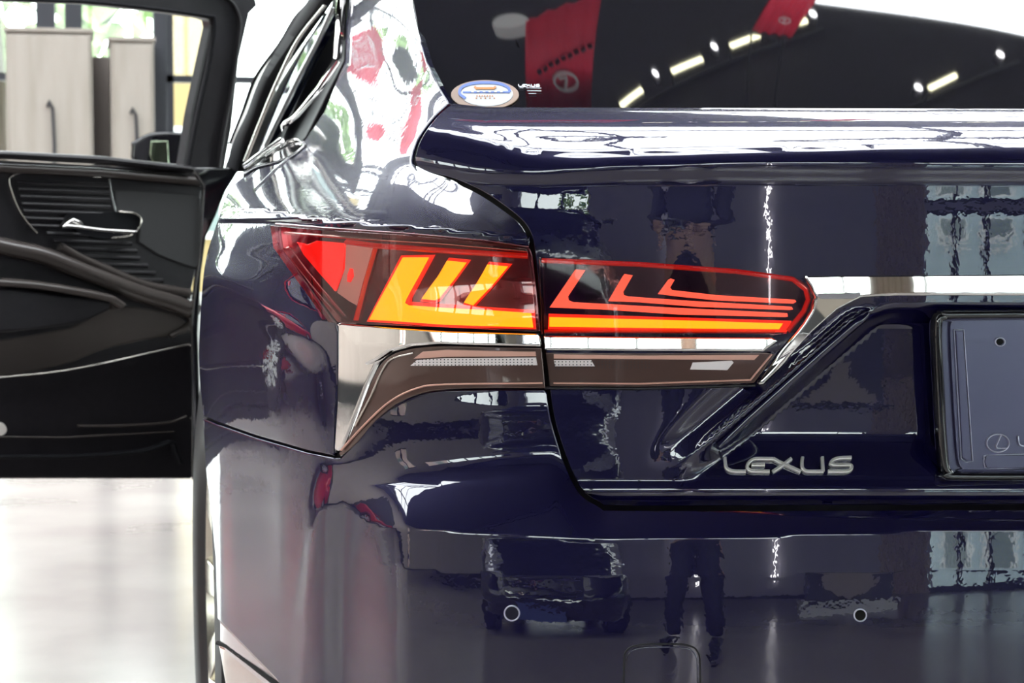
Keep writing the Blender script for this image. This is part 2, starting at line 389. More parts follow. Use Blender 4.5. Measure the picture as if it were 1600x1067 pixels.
# --- boot lid
out = lid_edge[:-1]+[(943,790),(1000,792),(1100,792),(1300,791),(1600,789),(1812,789)]+[(1812,169),(1600,168.5),(1300,167.5),(1000,166.5),(760,165.5)]
lid = adopt(region('boot_lid', out, Ftrunk, PAINT, step=6, edge=4, depth=.010, bev=1.8, mirror=True))
# --- wing with the roof pillar
left = curve([(316,650),(311,600),(309,550),(311,500),(315,440),(321,400),(331,366),(342,335),(352,306),(366,286),(388,270),(412,260),(438,252),(460,240)], 4)
trim = [(470,226),(478,215),(505,175),(528,118),(538,95),(538,50),(542,0),(545,-60)]
right = [(640,-60),(644,0),(652,45),(668,100),(688,140),(701,160)]
lampL = [(437,350),(436,366),(440,386),(470,430),(505,478),(524,505)]
wing_edge = [(x-3, y+1) for x, y in SHUT]
we = [p for p in wing_edge if p[1] < 381]
out = left+trim+right+we+[(826,384),(760,376),(640,365),(520,357)]+lampL+[(527,520),(527,600),(524,640),(522,706),(521,712),(480,704),(400,681),(340,660)]
wing = adopt(region('rear_wing', out, Fquarter, PAINT, step=5, edge=4, depth=.008, bev=2.2))
# --- bumper, both halves in one skin
out = [(316,654),(340,664),(400,685),(480,708),(521,716),(532,716),(550,697),(575,668),(610,636),(645,617),(685,610),(760,609),(850,609)]
out += [p for p in [(x-3, y+1) for x, y in SHUT] if p[1] > 612]+[(943,796),(1100,797),(1600,795),(1812,795),(1812,1300),(700,1300),(560,1240),(430,1060),(338,966),(337,935),(335,870),(327,790),(320,735)]
bumper = adopt(region('rear_bumper', out, Fbump, PAINT, step=6, edge=4, depth=.012, bev=2, mirror=True))
# black strips standing in for the shade deep in the shut lines
def void(name, pts, w, F, off, parent=None, mirror=False):
    return adopt(stroke(name, pts, w, F, .001, GAP, None, PROF_FLAT, off, 5, mirror=mirror), parent)
void('shut_line_dark', SHUT[:-12], 14, Ftrunk, -.012, None)
void('boot_gap_dark', [(935,792),(1000,794),(1600,792),(1812,792)], 30, Fbump, -.034, None, True)
void('bumper_seam_dark', [(318,652),(400,683),(480,706),(530,716)], 12, Fflank, -.006)

# --- rear window with bright edge moulding
out = [(648,-80),(644,-40),(644,0),(652,45),(669,100),(689,141),(704,163)]+[(760,175),(1000,178),(1400,180),(1812,181),(1812,-80)]
rw = adopt(region('rear_window', out, Fglass, GLASSDK, step=12, edge=6, depth=.004, mirror=True))
wm = adopt(stroke('window_moulding', curve([(641,-80),(641,-40),(642,0),(650,45),(666,98),(686,140),(704,164)],6), 6, Fglass, .006, CHROME))

# ------------------------------------------------------------------ tail lamps
def Flo(px, py): return planY(px, py)-.006*sstep(432, 508, py)*sstep(575, 640, px)
def Fli(px, py): return planY(px, py)+.005+0*np.asarray(py, float)
def lampcore(name, outline, F, material, off, parent, **k): return region(name, outline, F, material, parent, off, step=9, edge=5, bev=1.2, bevd=.001, depth=.006, **k)
o_out = curve([(438,352),(520,359),(640,367),(760,378),(828,388)],4)+[(832,400),(838,450),(844,517),(700,510),(540,504)]+[(527,503),(505,474),(472,428),(443,387)]
lampO = lampcore('outer_tail_lamp', o_out, Flo, MAROON, .001, None); adopt(lampO); lampO['label'] = 'red and amber outer section of the tail lamp'
o_in = [(846,402),(940,406),(1100,417),(1200,428),(1243,434),(1262,449),(1268,466),(1262,486),(1240,518),(1206,522),(850,520)]
lampI = lampcore('inner_tail_lamp', o_in, Fli, MAROON, .001, None); adopt(lampI)
# outer section: red reflector with added glow at the tip, faintly glowing bezel, amber light bars
lampcore('glowing_red_reflector', [(468,378),(484,382),(498,376),(543,380),(540,420),(527,455),(505,430),(478,398)], Flo, REDPL, .004, lampO)
lampcore('bezel', [(544,381),(584,386),(578,420),(562,478),(548,470),(530,457),(542,420)], Flo, BEZ, .004, lampO)
lampcore('bezel_cap', [(547,430),(551,419),(556,420),(557,432),(552,441),(547,440)], Flo, REDPL, .0055, lampO)
stroke('lamp_rim', [(545,378),(590,384),(700,392),(826,400)], 9, Flo, .004, RIMRED, lampO, PROF_BEV, .003)
stroke('lamp_rim', [(590,388),(575,440),(560,500)], 6, Flo, .004, RIMRED, lampO, PROF_BEV, .003)
stroke('lamp_rim', [(452,364),(560,372),(700,381),(826,392)], 5, Flo, .004, SATIN, lampO, PROF_BEV, .0035)
stroke('lamp_rim', [(450,388),(500,450),(540,496)], 10, Flo, .004, MAROON, lampO, PROF_BEV, .002)
BIGL = [(635,402),(674,402),(639,468),(637,474),(643,478),(700,482),(760,485),(832,490),(835,511),(700,507),(584,499)]
lampcore('red_light_guide', [(630,399),(681,398),(645,465),(644,472),(760,480),(836,485),(838,514),(700,511),(577,502)], Flo, GLOWRED, .005, lampO)
a1 = lampcore('amber_light_guide', BIGL, Flo, GLOWYEL, .0085, lampO)
for q in ([(703,407),(732,410),(712,438),(690,467),(683,470),(664,468),(690,430)],[(765,413),(796,416),(770,448),(742,478),(729,474),(748,444)]):
    c = np.mean(q, 0); big = [tuple(np.array(p)+(np.array(p)-c)*.13) for p in q]
    lampcore('red_light_guide', big, Flo, GLOWRED, .005, lampO); lampcore('amber_light_guide', q, Flo, GLOWYEL, .0085, lampO)
lens = lampcore('lens', [(x+(1 if x < 600 else -1), y) for x, y in o_out], Flo, REDLENS, .014, lampO)
# inner section: three nested coral hooks over a long amber bar
stroke('lamp_rim', [(848,407),(1000,413),(1150,424),(1238,436),(1258,452),(1262,468),(1255,486),(1230,517)], 8, Fli, .004, RIMRED, lampI, PROF_BEV, .003)
stroke('lamp_rim', [(852,517),(1210,518)], 5, Fli, .003, RIMRED, lampI, PROF_BEV, .003)
def hook(x0, y0, x1, y1, xe, ye, w):
    # foot (x0,y0) rises to (x1,y1); long bar runs to (xe,ye)
    return [(x0,y0),(x1-6,y1),(x1+8,y1),(x1-13,y1+26+w*.4),(x0+27,y0-15),(x0+30,y0-11),(xe,ye-w),(xe+3,ye-w*.5),(xe-3,ye),(x0+60,y0+1)]
hooks = [[(860,480),(900,421),(915,422),(888,463),(889,469),(896,472),(1060,481),(1229,489),(1230,494),(1226,495),(1060,491),(940,483)],
         [(951,470),(973,432),(976,428),(989,430),(974,456),(975,461),(982,463),(1080,470),(1236,479),(1238,483),(1233,484),(1090,479),(1000,472)],
         [(1028,459),(1044,437),(1048,435),(1054,437),(1047,449),(1050,453),(1120,461),(1241,468),(1243,471),(1238,474),(1120,469),(1060,463)]]
for h in hooks:
    lampcore('coral_light_guide', h, Fli, GLOWCOR, .006, lampI)
lampcore('red_light_guide', [(858,490),(1100,497),(1236,501),(1228,519),(1100,517),(857,514)], Fli, GLOWRED, .004, lampI)
lampcore('amber_light_guide', [(860,495),(1100,501),(1222,505),(1216,514),(1100,513),(860,510)], Fli, GLOWYEL, .007, lampI)
lens = lampcore('lens', o_in, Fli, REDLENS, .013, lampI)
# chrome blades under both sections
Ftilt = lambda F, y0, k: (lambda px, py: F(px, py)-k*np.clip(np.asarray(py, float)-y0, 0, 26))
adopt(region('lamp_chrome_strip', [(850,525),(1000,527),(1205,528),(1214,533),(1192,549),(1000,548),(852,547)], Ftilt(Fli, 524, .00010), CHROME, None, .006, step=6, edge=4, bev=3, bevd=.004, depth=.008))
ch = curve([(846,530),(760,526),(690,523),(640,522),(598,522),(570,524)],5)
adopt(region('lamp_chrome_strip', [(531,505),(600,511),(700,518),(843,522),(845,541),(760,539),(690,537),(645,539),(612,548),(592,562),(575,570),(548,530)], Ftilt(lambda a, b: Flo(a, b*0+470)-.004, 512, .00010), CHROME, None, .006, step=6, edge=4, bev=3, bevd=.004, depth=.010))
# chrome blade that drops down the corner to a point
blade = [(530,506),(560,512),(640,522),(700,528),(680,538),(645,541),(612,550),(590,568),(575,600),(556,650),(538,697),(527,707),(524,700),(528,640),(530,560)]
adopt(region('corner_chrome_blade', blade, Flo, CHROME, None, .003, step=5, edge=4, bev=3, bevd=.003, depth=.006, dome=.003))
# bronze lower lenses with the dotted reflectors behind
low_o = curve([(846,544),(760,542),(690,541),(650,544),(616,553),(594,572),(578,605),(560,650),(540,697),(531,708)],3)+curve([(534,713),(560,690),(585,660),(620,631),(660,614),(700,608),(760,606),(852,606)],3)
lowO = lampcore('outer_lower_lamp', low_o, Flo, TRIMSMOKE, .002, None, dome=.003); adopt(lowO)
low_i = [(853,551),(1000,552),(1196,551),(1210,553),(1190,582),(1178,598),(1000,604),(860,603)]
lowI = lampcore('inner_lower_lamp', low_i, Fli, TRIMSMOKE, .002, None, dome=.001); adopt(lowI)
lampcore('pink_reflector_band', [(664,549),(700,546),(838,549),(839,556),(700,557),(650,560)], Flo, SMOKEIN, .006, lowO)
lampcore('pink_reflector_band', [(866,553),(1000,555),(1186,554),(1178,562),(1000,561),(866,560)], Fli, SMOKEIN, .004, lowI)
lampcore('dotted_reflector', [(655,562),(700,559),(839,558),(841,570),(700,571),(645,571)], Flo, DOTS, .006, lowO)
lampcore('dotted_reflector', [(866,562),(924,562),(930,572),(868,572)], Fli, DOTS, .004, lowI)
dm = MB(); dmi = MB()
def dots(mb, F, x0, x1, y0, dy, nrow, pitch, off):
    for r_ in range(nrow):
        xs = np.arange(x0+(r_ % 2)*0, x1, pitch)
        for x in xs:
            c = [(x+1.0*math.cos(a), y0+r_*dy+1.1*math.sin(a)) for a in np.linspace(0, 2*math.pi, 7)[:-1]]
            p = fp(F, [q[0] for q in c], [q[1] for q in c], off); mb.add(p, [tuple(range(6))])
dots(dm, Flo, 655, 838, 561, 4.2, 3, 5.6, .0085); dm.build('reflector_dots', BLACK, lowO)
dots(dmi, Fli, 869, 1020, 564.5, 4.6, 3, 5.6, .0065); dmi.build('reflector_dots', BLACK, lowI)
lampcore('reversing_lamp', [(1082,566),(1143,563),(1146,566),(1136,578),(1078,577)], Fli, DOTS, .004, lowI)
stroke('lamp_rim', [(866,598),(1000,599),(1172,593),(1205,553)], 3, Fli, .002, SMOKEIN, lowI, PROF_ROUND, .003)
stroke('lamp_rim', curve([(849,598),(700,600),(655,606),(615,626),(575,662),(538,703)],4), 3, Flo, .002, SMOKEIN, lowO, PROF_ROUND, .004)
stroke('lamp_rim', curve([(650,551),(618,560),(602,580),(585,618),(560,665)],4), 3, Flo, .002, SATIN, lowO, PROF_ROUND, .005)
adopt(stroke('lamp_edge_seal', [(852,606),(1000,607),(1180,602)], 5, Fli, .003, BLACK, None, PROF_ROUND, .0))
adopt(stroke('lamp_edge_seal', [(437,350),(520,357),(640,365),(760,376),(828,386)], 4, Flo, .004, MAROON, None, PROF_ROUND, .002))
# chrome garnish across the lid, running down the inner end of the lamp
gar = [(1254,431),(1300,430),(1600,428),(1812,427),(1812,460),(1600,461),(1400,461),(1345,465),(1308,484),(1270,518),(1225,566),(1192,598),(1182,600),(1196,580),(1228,540),(1256,504),(1268,484),(1273,464),(1266,448)]
def Fgar(px, py): return Ftrunk(px, py)-.0042*np.clip((np.asarray(py,float)-428)/34, 0, 1)
adopt(region('chrome_garnish', gar, Fgar, CHROME, None, .003, step=5, edge=4, bev=4, bevd=.005, depth=.006, mirror=True, dome=.004))
adopt(stroke('ridge_highlight_bead', [(1352,490),(1300,536),(1230,598),(1170,650),(1120,694)], [10,10,9,7,3], Ftrunk, .0055, PAINT, None, PROF_ROUND, .001))  # body-colour bead shaped along the ridge to catch a highlight

# ------------------------------------------------------------------ number plate holder, lettering, sensors
PLM = mat('plate_holder_navy_plastic', (.055,.05,.12), .28, .2, .6, coat_rough=.15)
def Fpl(px, py): return planY(px, py)*0+.012+(np.asarray(px, float)*0)+.00002*(np.asarray(py, float)-600)*0
pl_out = curve([(1464,520),(1465,504),(1474,496),(1500,490)],4)[:-1]+[(1500,490),(1812,485),(1812,747),(1500,747),(1488,744),(1478,735),(1474,715)]
plate = adopt(region('number_plate_holder', pl_out, Fpl, PLM, None, .0, step=10, edge=5, bev=3, bevd=.004, depth=.02, mirror=True))
stroke('outer_frame', curve([(1812,490),(1500,491),(1471,494),(1461,508),(1464,600),(1471,715),(1479,736),(1500,743),(1812,742)],4), 15, Fpl, .012, GLOSSBLK, plate, PROF_ROUND, .0, mirror=True)
stroke('inner_frame', curve([(1812,497),(1500,499),(1487,503),(1483,520),(1489,640),(1495,715),(1503,731),(1520,735),(1812,733)],4), 3, Fpl, .004, PLM, plate, PROF_ROUND, .0, mirror=True)
GRAVEL = mat('pale_edge', (.6,.6,.72), .3, .7)
stroke('slot_rim', [(1490,515),(1505,515),(1519,720),(1508,722),(1501,716),(1490,515)], 1.6, Fpl, .002, GRAVEL, plate, PROF_ROUND, .0, closed=False)
lampcore('slot', [(1492,517),(1503,517),(1516,717),(1509,719),(1502,714)], Fpl, PLM, .003, plate)
lampcore('slot', [(1540,711),(1812,709),(1812,729),(1541,731),(1537,722)], Fpl, PLM, .003, plate)
stroke('slot_rim', curve([(1620,709),(1545,711),(1537,716),(1538,728),(1546,731),(1620,730)],3), 1.6, Fpl, .002, GRAVEL, plate)
stroke('screw_hole_rim', [(1562+7.5*math.cos(a), 534+6.5*math.sin(a)) for a in np.linspace(0,2*math.pi,17)[:-1]], 2, Fpl, .002, GRAVEL, plate, closed=True, step=2)
lampcore('screw_hole', [(1562+6*math.cos(a), 534+5*math.sin(a)) for a in np.linspace(0,2*math.pi,13)[:-1]], Fpl, GAP, .001, plate)
em = MB()
stroke('', [(1558+17.5*math.cos(a), 692+14*math.sin(a)) for a in np.linspace(0,2*math.pi,29)[:-1]], 2.2, Fpl, .003, None, closed=True, step=2, merge=em)
stroke('', [(1563,679),(1555,697),(1557,700),(1572,700)], 2.2, Fpl, .003, None, step=2, merge=em)
def letters(mb, F, strokes, w, h, off=0, step=2):
    for s in strokes: stroke('', s, w, F, h, None, None, [(-1,0),(-.9,.8),(-.5,1),(.5,1),(.9,.8),(1,0)], off, step, merge=mb)
def px5(l): return [(1080+x/3.077, 600+y/3.077) for x, y in l]
LEX = [px5(curve([(161,358),(166,398),(176,415),(205,424),(262,425)],4)), px5(curve([(392,366),(310,366),(283,377),(268,400),(280,420),(320,425),(376,425)],4)), px5([(288,395),(352,394)]),
       px5([(392,364),(420,380),(492,412),(525,426)]), px5([(480,364),(455,383),(420,408),(390,426)]),
       px5(curve([(534,358),(531,385),(534,410),(552,424),(590,425),(634,425)],4)), px5([(628,357),(632,424)]),
       px5(curve([(768,360),(712,362),(680,372),(668,388),(690,395),(735,394),(765,397),(768,412),(750,424),(710,425),(655,425)],4))]
mini = [[((x-1130)*.62+1588, (y-716)*.72+681) for x, y in s] for s in LEX]
letters(em, Fpl, mini, 2, .003)
em.build('embossed_lettering', GRAVEL, plate)
lt = MB(); letters(lt, Ftrunk, LEX, 5.6, .004, .0005); adopt(lt.build('badge_lettering', mat('bright_lettering', (.95,.93,.9), .3, .55), None))
def disc(name, cx, cy, r1, F, parent=None, hole=False):
    ring = adopt(stroke(name, [(cx+r1*math.cos(a), cy+r1*math.sin(a)) for a in np.linspace(0,2*math.pi,33)[:-1]], 2.4, F, .0012, GRAVEL, None, closed=True, step=2))
    region('sensor_face', [(cx+(r1-.8)*math.cos(a), cy+(r1-.8)*math.sin(a)) for a in np.linspace(0,2*math.pi,21)[:-1]], F, mat('sensor_paint', (.006,.006,.02), .25) if not hole else GAP, ring, .0008, step=4, edge=2, bev=1)
disc('parking_sensor', 800, 958, 11.6, Fbump); disc('parking_sensor', 1344, 961, 9.5, Fbump, hole=True)
tow = curve([(975,1120),(975,1040),(978,1018),(995,1008),(1034,1006),(1075,1008),(1090,1018),(1094,1040),(1094,1120)],3)+[(1040,1126)]
adopt(stroke('tow_hook_cover_gap', tow[:-1], 3, Fbump, .0012, BLACK, None)); 
tw = adopt(region('tow_hook_cover', [(x+(3 if x < 1034 else -3), y+3) for x, y in tow], Fbump, PAINT, None, .0015, step=8, edge=4, bev=2.5, bevd=.002))
# lower bumper garnish and exhaust finisher
LOWP = mat('dark_lower_bumper', (.03,.028,.04), .3, .3, .5)
adopt(region('bumper_lower_garnish', [(338,970),(430,1064),(560,1244),(540,1260),(430,1130),(352,1066),(338,1002)], Fbump, mat('silver_lower_trim', (.55,.52,.52), .25, .7, .5), None, -.004, step=6, edge=4, dome=.003))
adopt(region('exhaust_finisher', [(338,1008),(352,1014),(430,1078),(520,1190),(500,1230),(400,1140),(352,1090)], Fbump, SATIN, None, -.002, step=6, edge=4, dome=.006, bev=3))
adopt(stroke('garnish_gap', [(336,1004),(352,1010),(432,1072),(545,1250)], 6, Fbump, .002, GAP, None, PROF_FLAT, -.003))

# ------------------------------------------------------------------ window sticker
st = adopt(region('parking_permit_sticker', [(758+53*math.cos(a), 150+23*math.sin(a)) for a in np.linspace(0,2*math.pi,41)[:-1]], Fglass, mat('sticker_tan', (.26,.17,.125), .5), None, .002, step=6, edge=3, bev=1, bevd=.0003, depth=.001))
region('sticker_face', [(761+41*math.cos(a), 150+19*math.sin(a)) for a in np.linspace(0,2*math.pi,41)[:-1]], Fglass, mat('sticker_white', (.42,.43,.45), .5), st, .0026, step=6, edge=3, bev=1, bevd=.0002, depth=.0008)
BLU = mat('sticker_blue', (.05,.12,.42), .5); ORG = mat('sticker_orange', (.42,.15,.01), .5)
sb = MB()
stroke('', curve([(728,157),(719,150),(722,140),(738,134),(758,132.5),(780,134),(794,140),(797,147)],5), 4.2, Fglass, .0004, None, None, PROF_FLAT, .003, 2, merge=sb)
stroke('', [(724,147.5),(797,147.5)], 2.4, Fglass, .0004, None, None, PROF_FLAT, .003, 3, merge=sb); sb.build('blue_print', BLU, st)
so = MB()
for seg in ([(745,141.5),(771,141.5)],[(742,139),(746,143)],[(771,143),(775,139)]): stroke('', seg, 3.4, Fglass, .0004, None, None, PROF_FLAT, .0032, 2, merge=so)
for yy, xs in ((153.5, range(746, 774, 4)), (157, range(745, 775, 7))):
    for x in xs: stroke('', [(x-1.0, yy),(x+1.0, yy)], 1.8, Fglass, .0003, None, None, PROF_FLAT, .0032, 1, merge=so)
so.build('orange_print', ORG, st)
sw = MB()
for k in range(6): stroke('', [(737+9*k, 147.5),(741+9*k, 147.5)], 2.0, Fglass, .0003, None, None, PROF_FLAT, .0036, 1, merge=sw)
sw.build('white_print', mat('sticker_print_white', (.45,.46,.5), .5), st)
gp = MB(); mini = [[((x-1130)*.165+810, (y-716)*.16+133.5) for x, y in s] for s in LEX]
for s in mini: stroke('', s, 1.3, Fglass, .0003, None, None, PROF_FLAT, .0015, 1, merge=gp)
for seg in ([(812,139),(818,139)],[(822,139),(846,139.5)],[(824,143.5),(846,144)],[(826,148),(838,148)]): stroke('', seg, .8, Fglass, .0003, None, None, PROF_FLAT, .0015, 2, merge=gp)
adopt(gp.build('glass_marking', mat('etched_white', (.6,.6,.65), .5), None))
# ------------------------------------------------------------------ side of the cabin and the open rear door
def Fside(px, py): return 2.2-(np.asarray(px, float)-370)*.0052+0*np.asarray(py, float)
def Fside2(px, py): return Fside(px, py)+.10
SEAL = mat('rubber_seal', (.006,.006,.008), .7); SEAL.node_tree.nodes['Principled BSDF'].inputs['Specular IOR Level'].default_value = .15
GREYMET = mat('grey_pillar_trim', (.32,.33,.33), .25, .6)
DKGLASS = mat('dark_side_glass', (.006,.01,.03), .03, 0, 0, ior=1.6)
adopt(region('cabin_interior', [(545,-60),(545,0),(538,95),(510,150),(478,215),(440,250),(384,284),(376,290),(380,262),(404,190),(436,130),(480,60),(515,18),(530,-60)], Fside2, BLACK, None, 0, step=20, edge=8, depth=.05))
def ramp(pts, n=5):                                     # (x, y, width) control points to path and widths
    q = curve([p[:2] for p in pts], n); w = np.interp(np.linspace(0, len(pts)-1, len(q)), range(len(pts)), [p[2] for p in pts]); return q, list(w)
q_, w_ = ramp([(528,-60,16),(497,0,14),(470,30,12),(444,70,7),(407,120,4),(386,175,4),(366,225,4)]); adopt(stroke('roof_rail', q_, w_, Fside, .012, SEAL))
q_, w_ = ramp([(546,-60,22),(506,5,20),(475,50,18),(430,120,14),(406,180,14),(388,220,17),(374,266,20)]); adopt(stroke('door_aperture_seal', q_, w_, Fside, .02, SEAL, None, PROF_FLAT))
adopt(region('side_glass', curve([(512,20),(482,68),(455,118),(432,170),(402,252)],4)+curve([(424,222),(452,172),(478,120),(506,66),(528,22)],4), Fside, DKGLASS, None, .006, step=8, edge=5, bev=1))
adopt(stroke('glass_trim', curve([(522,8),(480,60),(450,118),(427,170),(394,252)],5), 3.4, Fside, .006, SATIN, None, PROF_ROUND, .012))
adopt(stroke('glass_trim', curve([(533,12),(508,66),(478,122),(452,174),(425,228)],5), 6, Fside, .006, GREYMET, None, PROF_ROUND, .012))
q_, w_ = ramp([(478,36,3),(458,60,7),(416,120,14),(394,175,14),(374,220,12),(365,262,10)]); adopt(stroke('roof_rail_strip', q_, w_, Fside, .006, mat('pale_sill_strip', (.75,.76,.72), .3), None, PROF_ROUND, .004))
adopt(stroke('quarter_window_trim', [(541,-60),(539,0),(537,50),(534,96)], [9,9,8,7], Fquarter, .010, CHROME, None, PROF_ROUND, .004))
adopt(stroke('quarter_window_trim', [(534,97),(505,140),(470,180),(440,207)], [8,6,5,4], Fquarter, .008, CHROME, None, PROF_ROUND, .004))
adopt(region('door_jamb', curve([(381,270),(405,248),(430,228),(455,221),(474,221),(479,228)],4)+curve([(476,232),(455,247),(430,256),(400,264),(380,276)],4), Fquarter, GLOSSBLK, None, .004, step=6, edge=4, bev=1.5))
adopt(stroke('door_jamb_edge', curve([(381,269),(402,252),(425,235),(437,227),(443,228)],5), 5, Fquarter, .006, CHROME, None, PROF_ROUND, .006))
adopt(stroke('door_jamb_edge', [(478,226),(455,245),(430,265),(398,297)], 2.2, Fquarter, .002, CHROME, None, PROF_ROUND, .001))
adopt(stroke('door_jamb_edge', curve([(414,250),(440,232),(462,224),(474,226),(478,229)],4), 2.6, Fquarter, .003, CHROME, None, PROF_ROUND, .006))

HX, HY, PHI = -.885, 2.32, R(24)
def Fdoor(px, py):
    d = dirs(px, py); nx, ny = math.sin(PHI), -math.cos(PHI)
    t = ((HX-CAM[0])*nx+(HY-CAM[1])*ny)/(d[..., 0]*nx+d[..., 1]*ny); return CAM[1]+d[..., 1]*t
DOORBLK = noise_mat('door_black_leather', (.009,.008,.010), (.014,.012,.015), 60, (.32,.42), bump=.05)
DOORGRY = mat('door_speaker_cloth', (.030,.029,.031), .6)
DOORBRN = mat('door_satin_brown', (.06,.05,.047), .24)
door = adopt(region('rear_door', [(-560,262),(0,250),(290,266),(318,276),(315,330),(311,410),(301,450),(299,530),(300,700),(300,748),(0,748),(-560,735)], Fdoor, DOORBLK, None, 0, step=18, edge=8, bev=4, bevd=.006, depth=.05))
def dr(name, outl, m, off, **k): return region(name, outl, Fdoor, m, door, off, step=k.pop('step', 12), edge=6, bev=k.pop('bev', 2), bevd=k.pop('bevd', .002), depth=k.pop('depth', .02), **k)
def ds(name, pts, w, h, m, off=0, prof=PROF_ROUND): return stroke(name, pts, w, Fdoor, h, m, door, prof, off, 6)
# window frame of the door
dr('window_frame', [(-560,-44),(-560,-30),(0,0),(130,4),(245,16),(318,26),(329,30),(331,40),(318,100),(302,175),(288,262),(300,300),(345,300),(355,250),(364,200),(376,90),(392,20),(404,8),(402,0),(396,-16),(300,-20)], DOORBLK, .0, step=16, bev=4, bevd=.008, depth=.04)
ds('window_seal', curve([(-560,-28),(0,-1),(130,4),(245,16),(316,26),(329,34),(322,95),(304,178),(289,258)],5), 6, .012, SEAL, .01)
ds('frame_highlight_lip', curve([(300,-20),(345,-4),(362,10),(371,34),(369,60),(358,140),(346,205),(338,262)],5), 5, .014, DOORBLK, .004)
pn = pane_mat('door_glass', (.93,.96,.94), 1.45)
ds('window_sill', [(-560,232),(0,242),(150,250),(290,265)], 13, .035, DOORBLK, .0)
ds('sill_top_pad', [(-560,255),(0,263),(150,270),(312,284)], 16, .03, DOORBRN, -.004)
ds('chrome_line', [(18,273),(30,270),(100,273),(165,277),(315,290)], 4.2, .008, CHROME, .006)
ds('chrome_line', curve([(20,273),(12,279),(13,292),(24,322),(38,345),(55,364)],4), 2.6, .006, SATIN, .006)
for k_ in range(15):
    y0 = 284+11.2*k_; xl = 24+2.6*k_ if k_ < 7 else 60+11*(k_-6); xr = 170 if k_ < 5 else (180+8*(k_-5) if k_ < 10 else 205+12*(k_-9))
    if y0 > 440: break
    ds('pleat', [(xl, y0+xl*.035), (min(xr,300), y0+min(xr,300)*.035)], 7, .006, DOORBLK, .002)
dr('speaker_cover', curve([(177,306),(184,297),(250,300),(300,304),(311,310),(312,320),(310,420)],3)[:-1]+[(310,421),(285,414),(245,398),(215,378),(216,345),(205,332),(180,331)], DOORGRY, .006)
ds('speaker_edge', [(312,308),(311,350),(309,405)], 3, .004, SATIN, .01); ds('panel_split', [(168,280),(172,305),(178,330)], 2.4, .003, GREYMET, .007)
dr('handle_recess', curve([(92,345),(108,333),(160,331),(208,333),(216,345),(212,358),(199,367),(160,374),(125,368)],3), SEAL, .008)
hd = ds('inner_handle', curve([(86,354),(100,353),(150,359),(200,362)],4), 7, .02, CHROME, .02); 
ds('handle_pivot', [(90,351),(104,344),(115,348),(120,356)], [4,10,10,6], .02, CHROME, .016)
ds('handle_surround', curve([(181,330),(208,334),(216,344),(212,356),(199,368),(170,372)],3), 3, .006, SATIN, .01)
# sweeping armrest, lit ribs, bin and lower trims
ds('armrest_rib', curve([(-560,300),(-200,340),(0,385),(60,398),(130,425),(215,457),(260,470),(300,486)],5), 30, .05, DOORBRN, -.012)
ds('armrest_rib', curve([(90,385),(120,402),(165,422),(220,444),(290,458)],5), 16, .035, DOORBRN, -.006)
ds('armrest', curve([(-560,420),(-200,430),(0,441),(60,447),(120,457),(160,466)],5)+[(175,476)], 16, .06, DOORBRN, .0)
dr('armrest_face', [(-560,432),(0,450),(160,470),(158,482),(110,505),(50,512),(0,518),(-560,500)], DOORBLK, .05, depth=.06, bev=5, bevd=.012)
dr('pull_pocket', curve([(165,478),(210,478),(270,488),(290,502),(296,520),(240,530),(170,545),(125,562),(118,566)],3)+[(60,580),(0,588),(-300,600),(-560,605),(-560,520),(0,530),(60,520),(110,510)], DOORBRN, .004, bev=5, bevd=.006)
ds('lower_trim_edge', curve([(-560,620),(-200,605),(0,588),(80,580),(150,568),(230,550),(298,535)],5), 4, .012, SATIN, .008)
ds('door_edge_lip', curve([(300,455),(304,470),(300,495),(285,512),(262,525)],4), 8, .012, DOORBRN, .006)
ds('lower_groove', curve([(120,665),(180,665),(260,660),(290,650)],4), 4, .006, DOORBRN, .002); ds('lower_groove', [(-560,690),(0,682),(100,683),(270,674)], 3, .005, DOORBRN, .002)
ds('lower_groove', curve([(-560,715),(0,713),(120,712),(220,704),(262,690),(270,705),(278,722)],4), 7, .014, SEAL, .004)
dr('door_lamp', curve([(-12,660),(2,660),(9,668),(8,676),(0,681),(-12,680)],3), mat('door_lamp_white', (.8,.74,.7), .3), .006)
# vertical body edge between door and wing
adopt(region('body_pillar', [(300,262),(362,262),(372,268),(352,300),(338,335),(322,370),(314,430),(309,520),(312,640),(318,735),(312,750),(300,750),(299,500),(306,440),(312,400),(318,290)], lambda px, py: 2.05+0*np.asarray(px, float)+0*np.asarray(py, float), GLOSSBLK, None, 0, step=14, edge=8, bev=3, bevd=.01, depth=.08))
# door mirror beyond the glass
MIR = lambda px, py: 3.55+0*np.asarray(px, float)+0*np.asarray(py, float)
mr = adopt(region('door_mirror', curve([(206,222),(232,208),(262,205),(296,207)],4)+[(297,262),(212,262),(205,245)], MIR, GLOSSBLK, None, 0, step=10, edge=5, bev=6, bevd=.03, depth=.12))
region('mirror_glass', [(236,220),(262,220),(264,258),(240,258),(234,240)], MIR, mat('mirror_face', (.35,.42,.3), .05, 1), mr, .002)
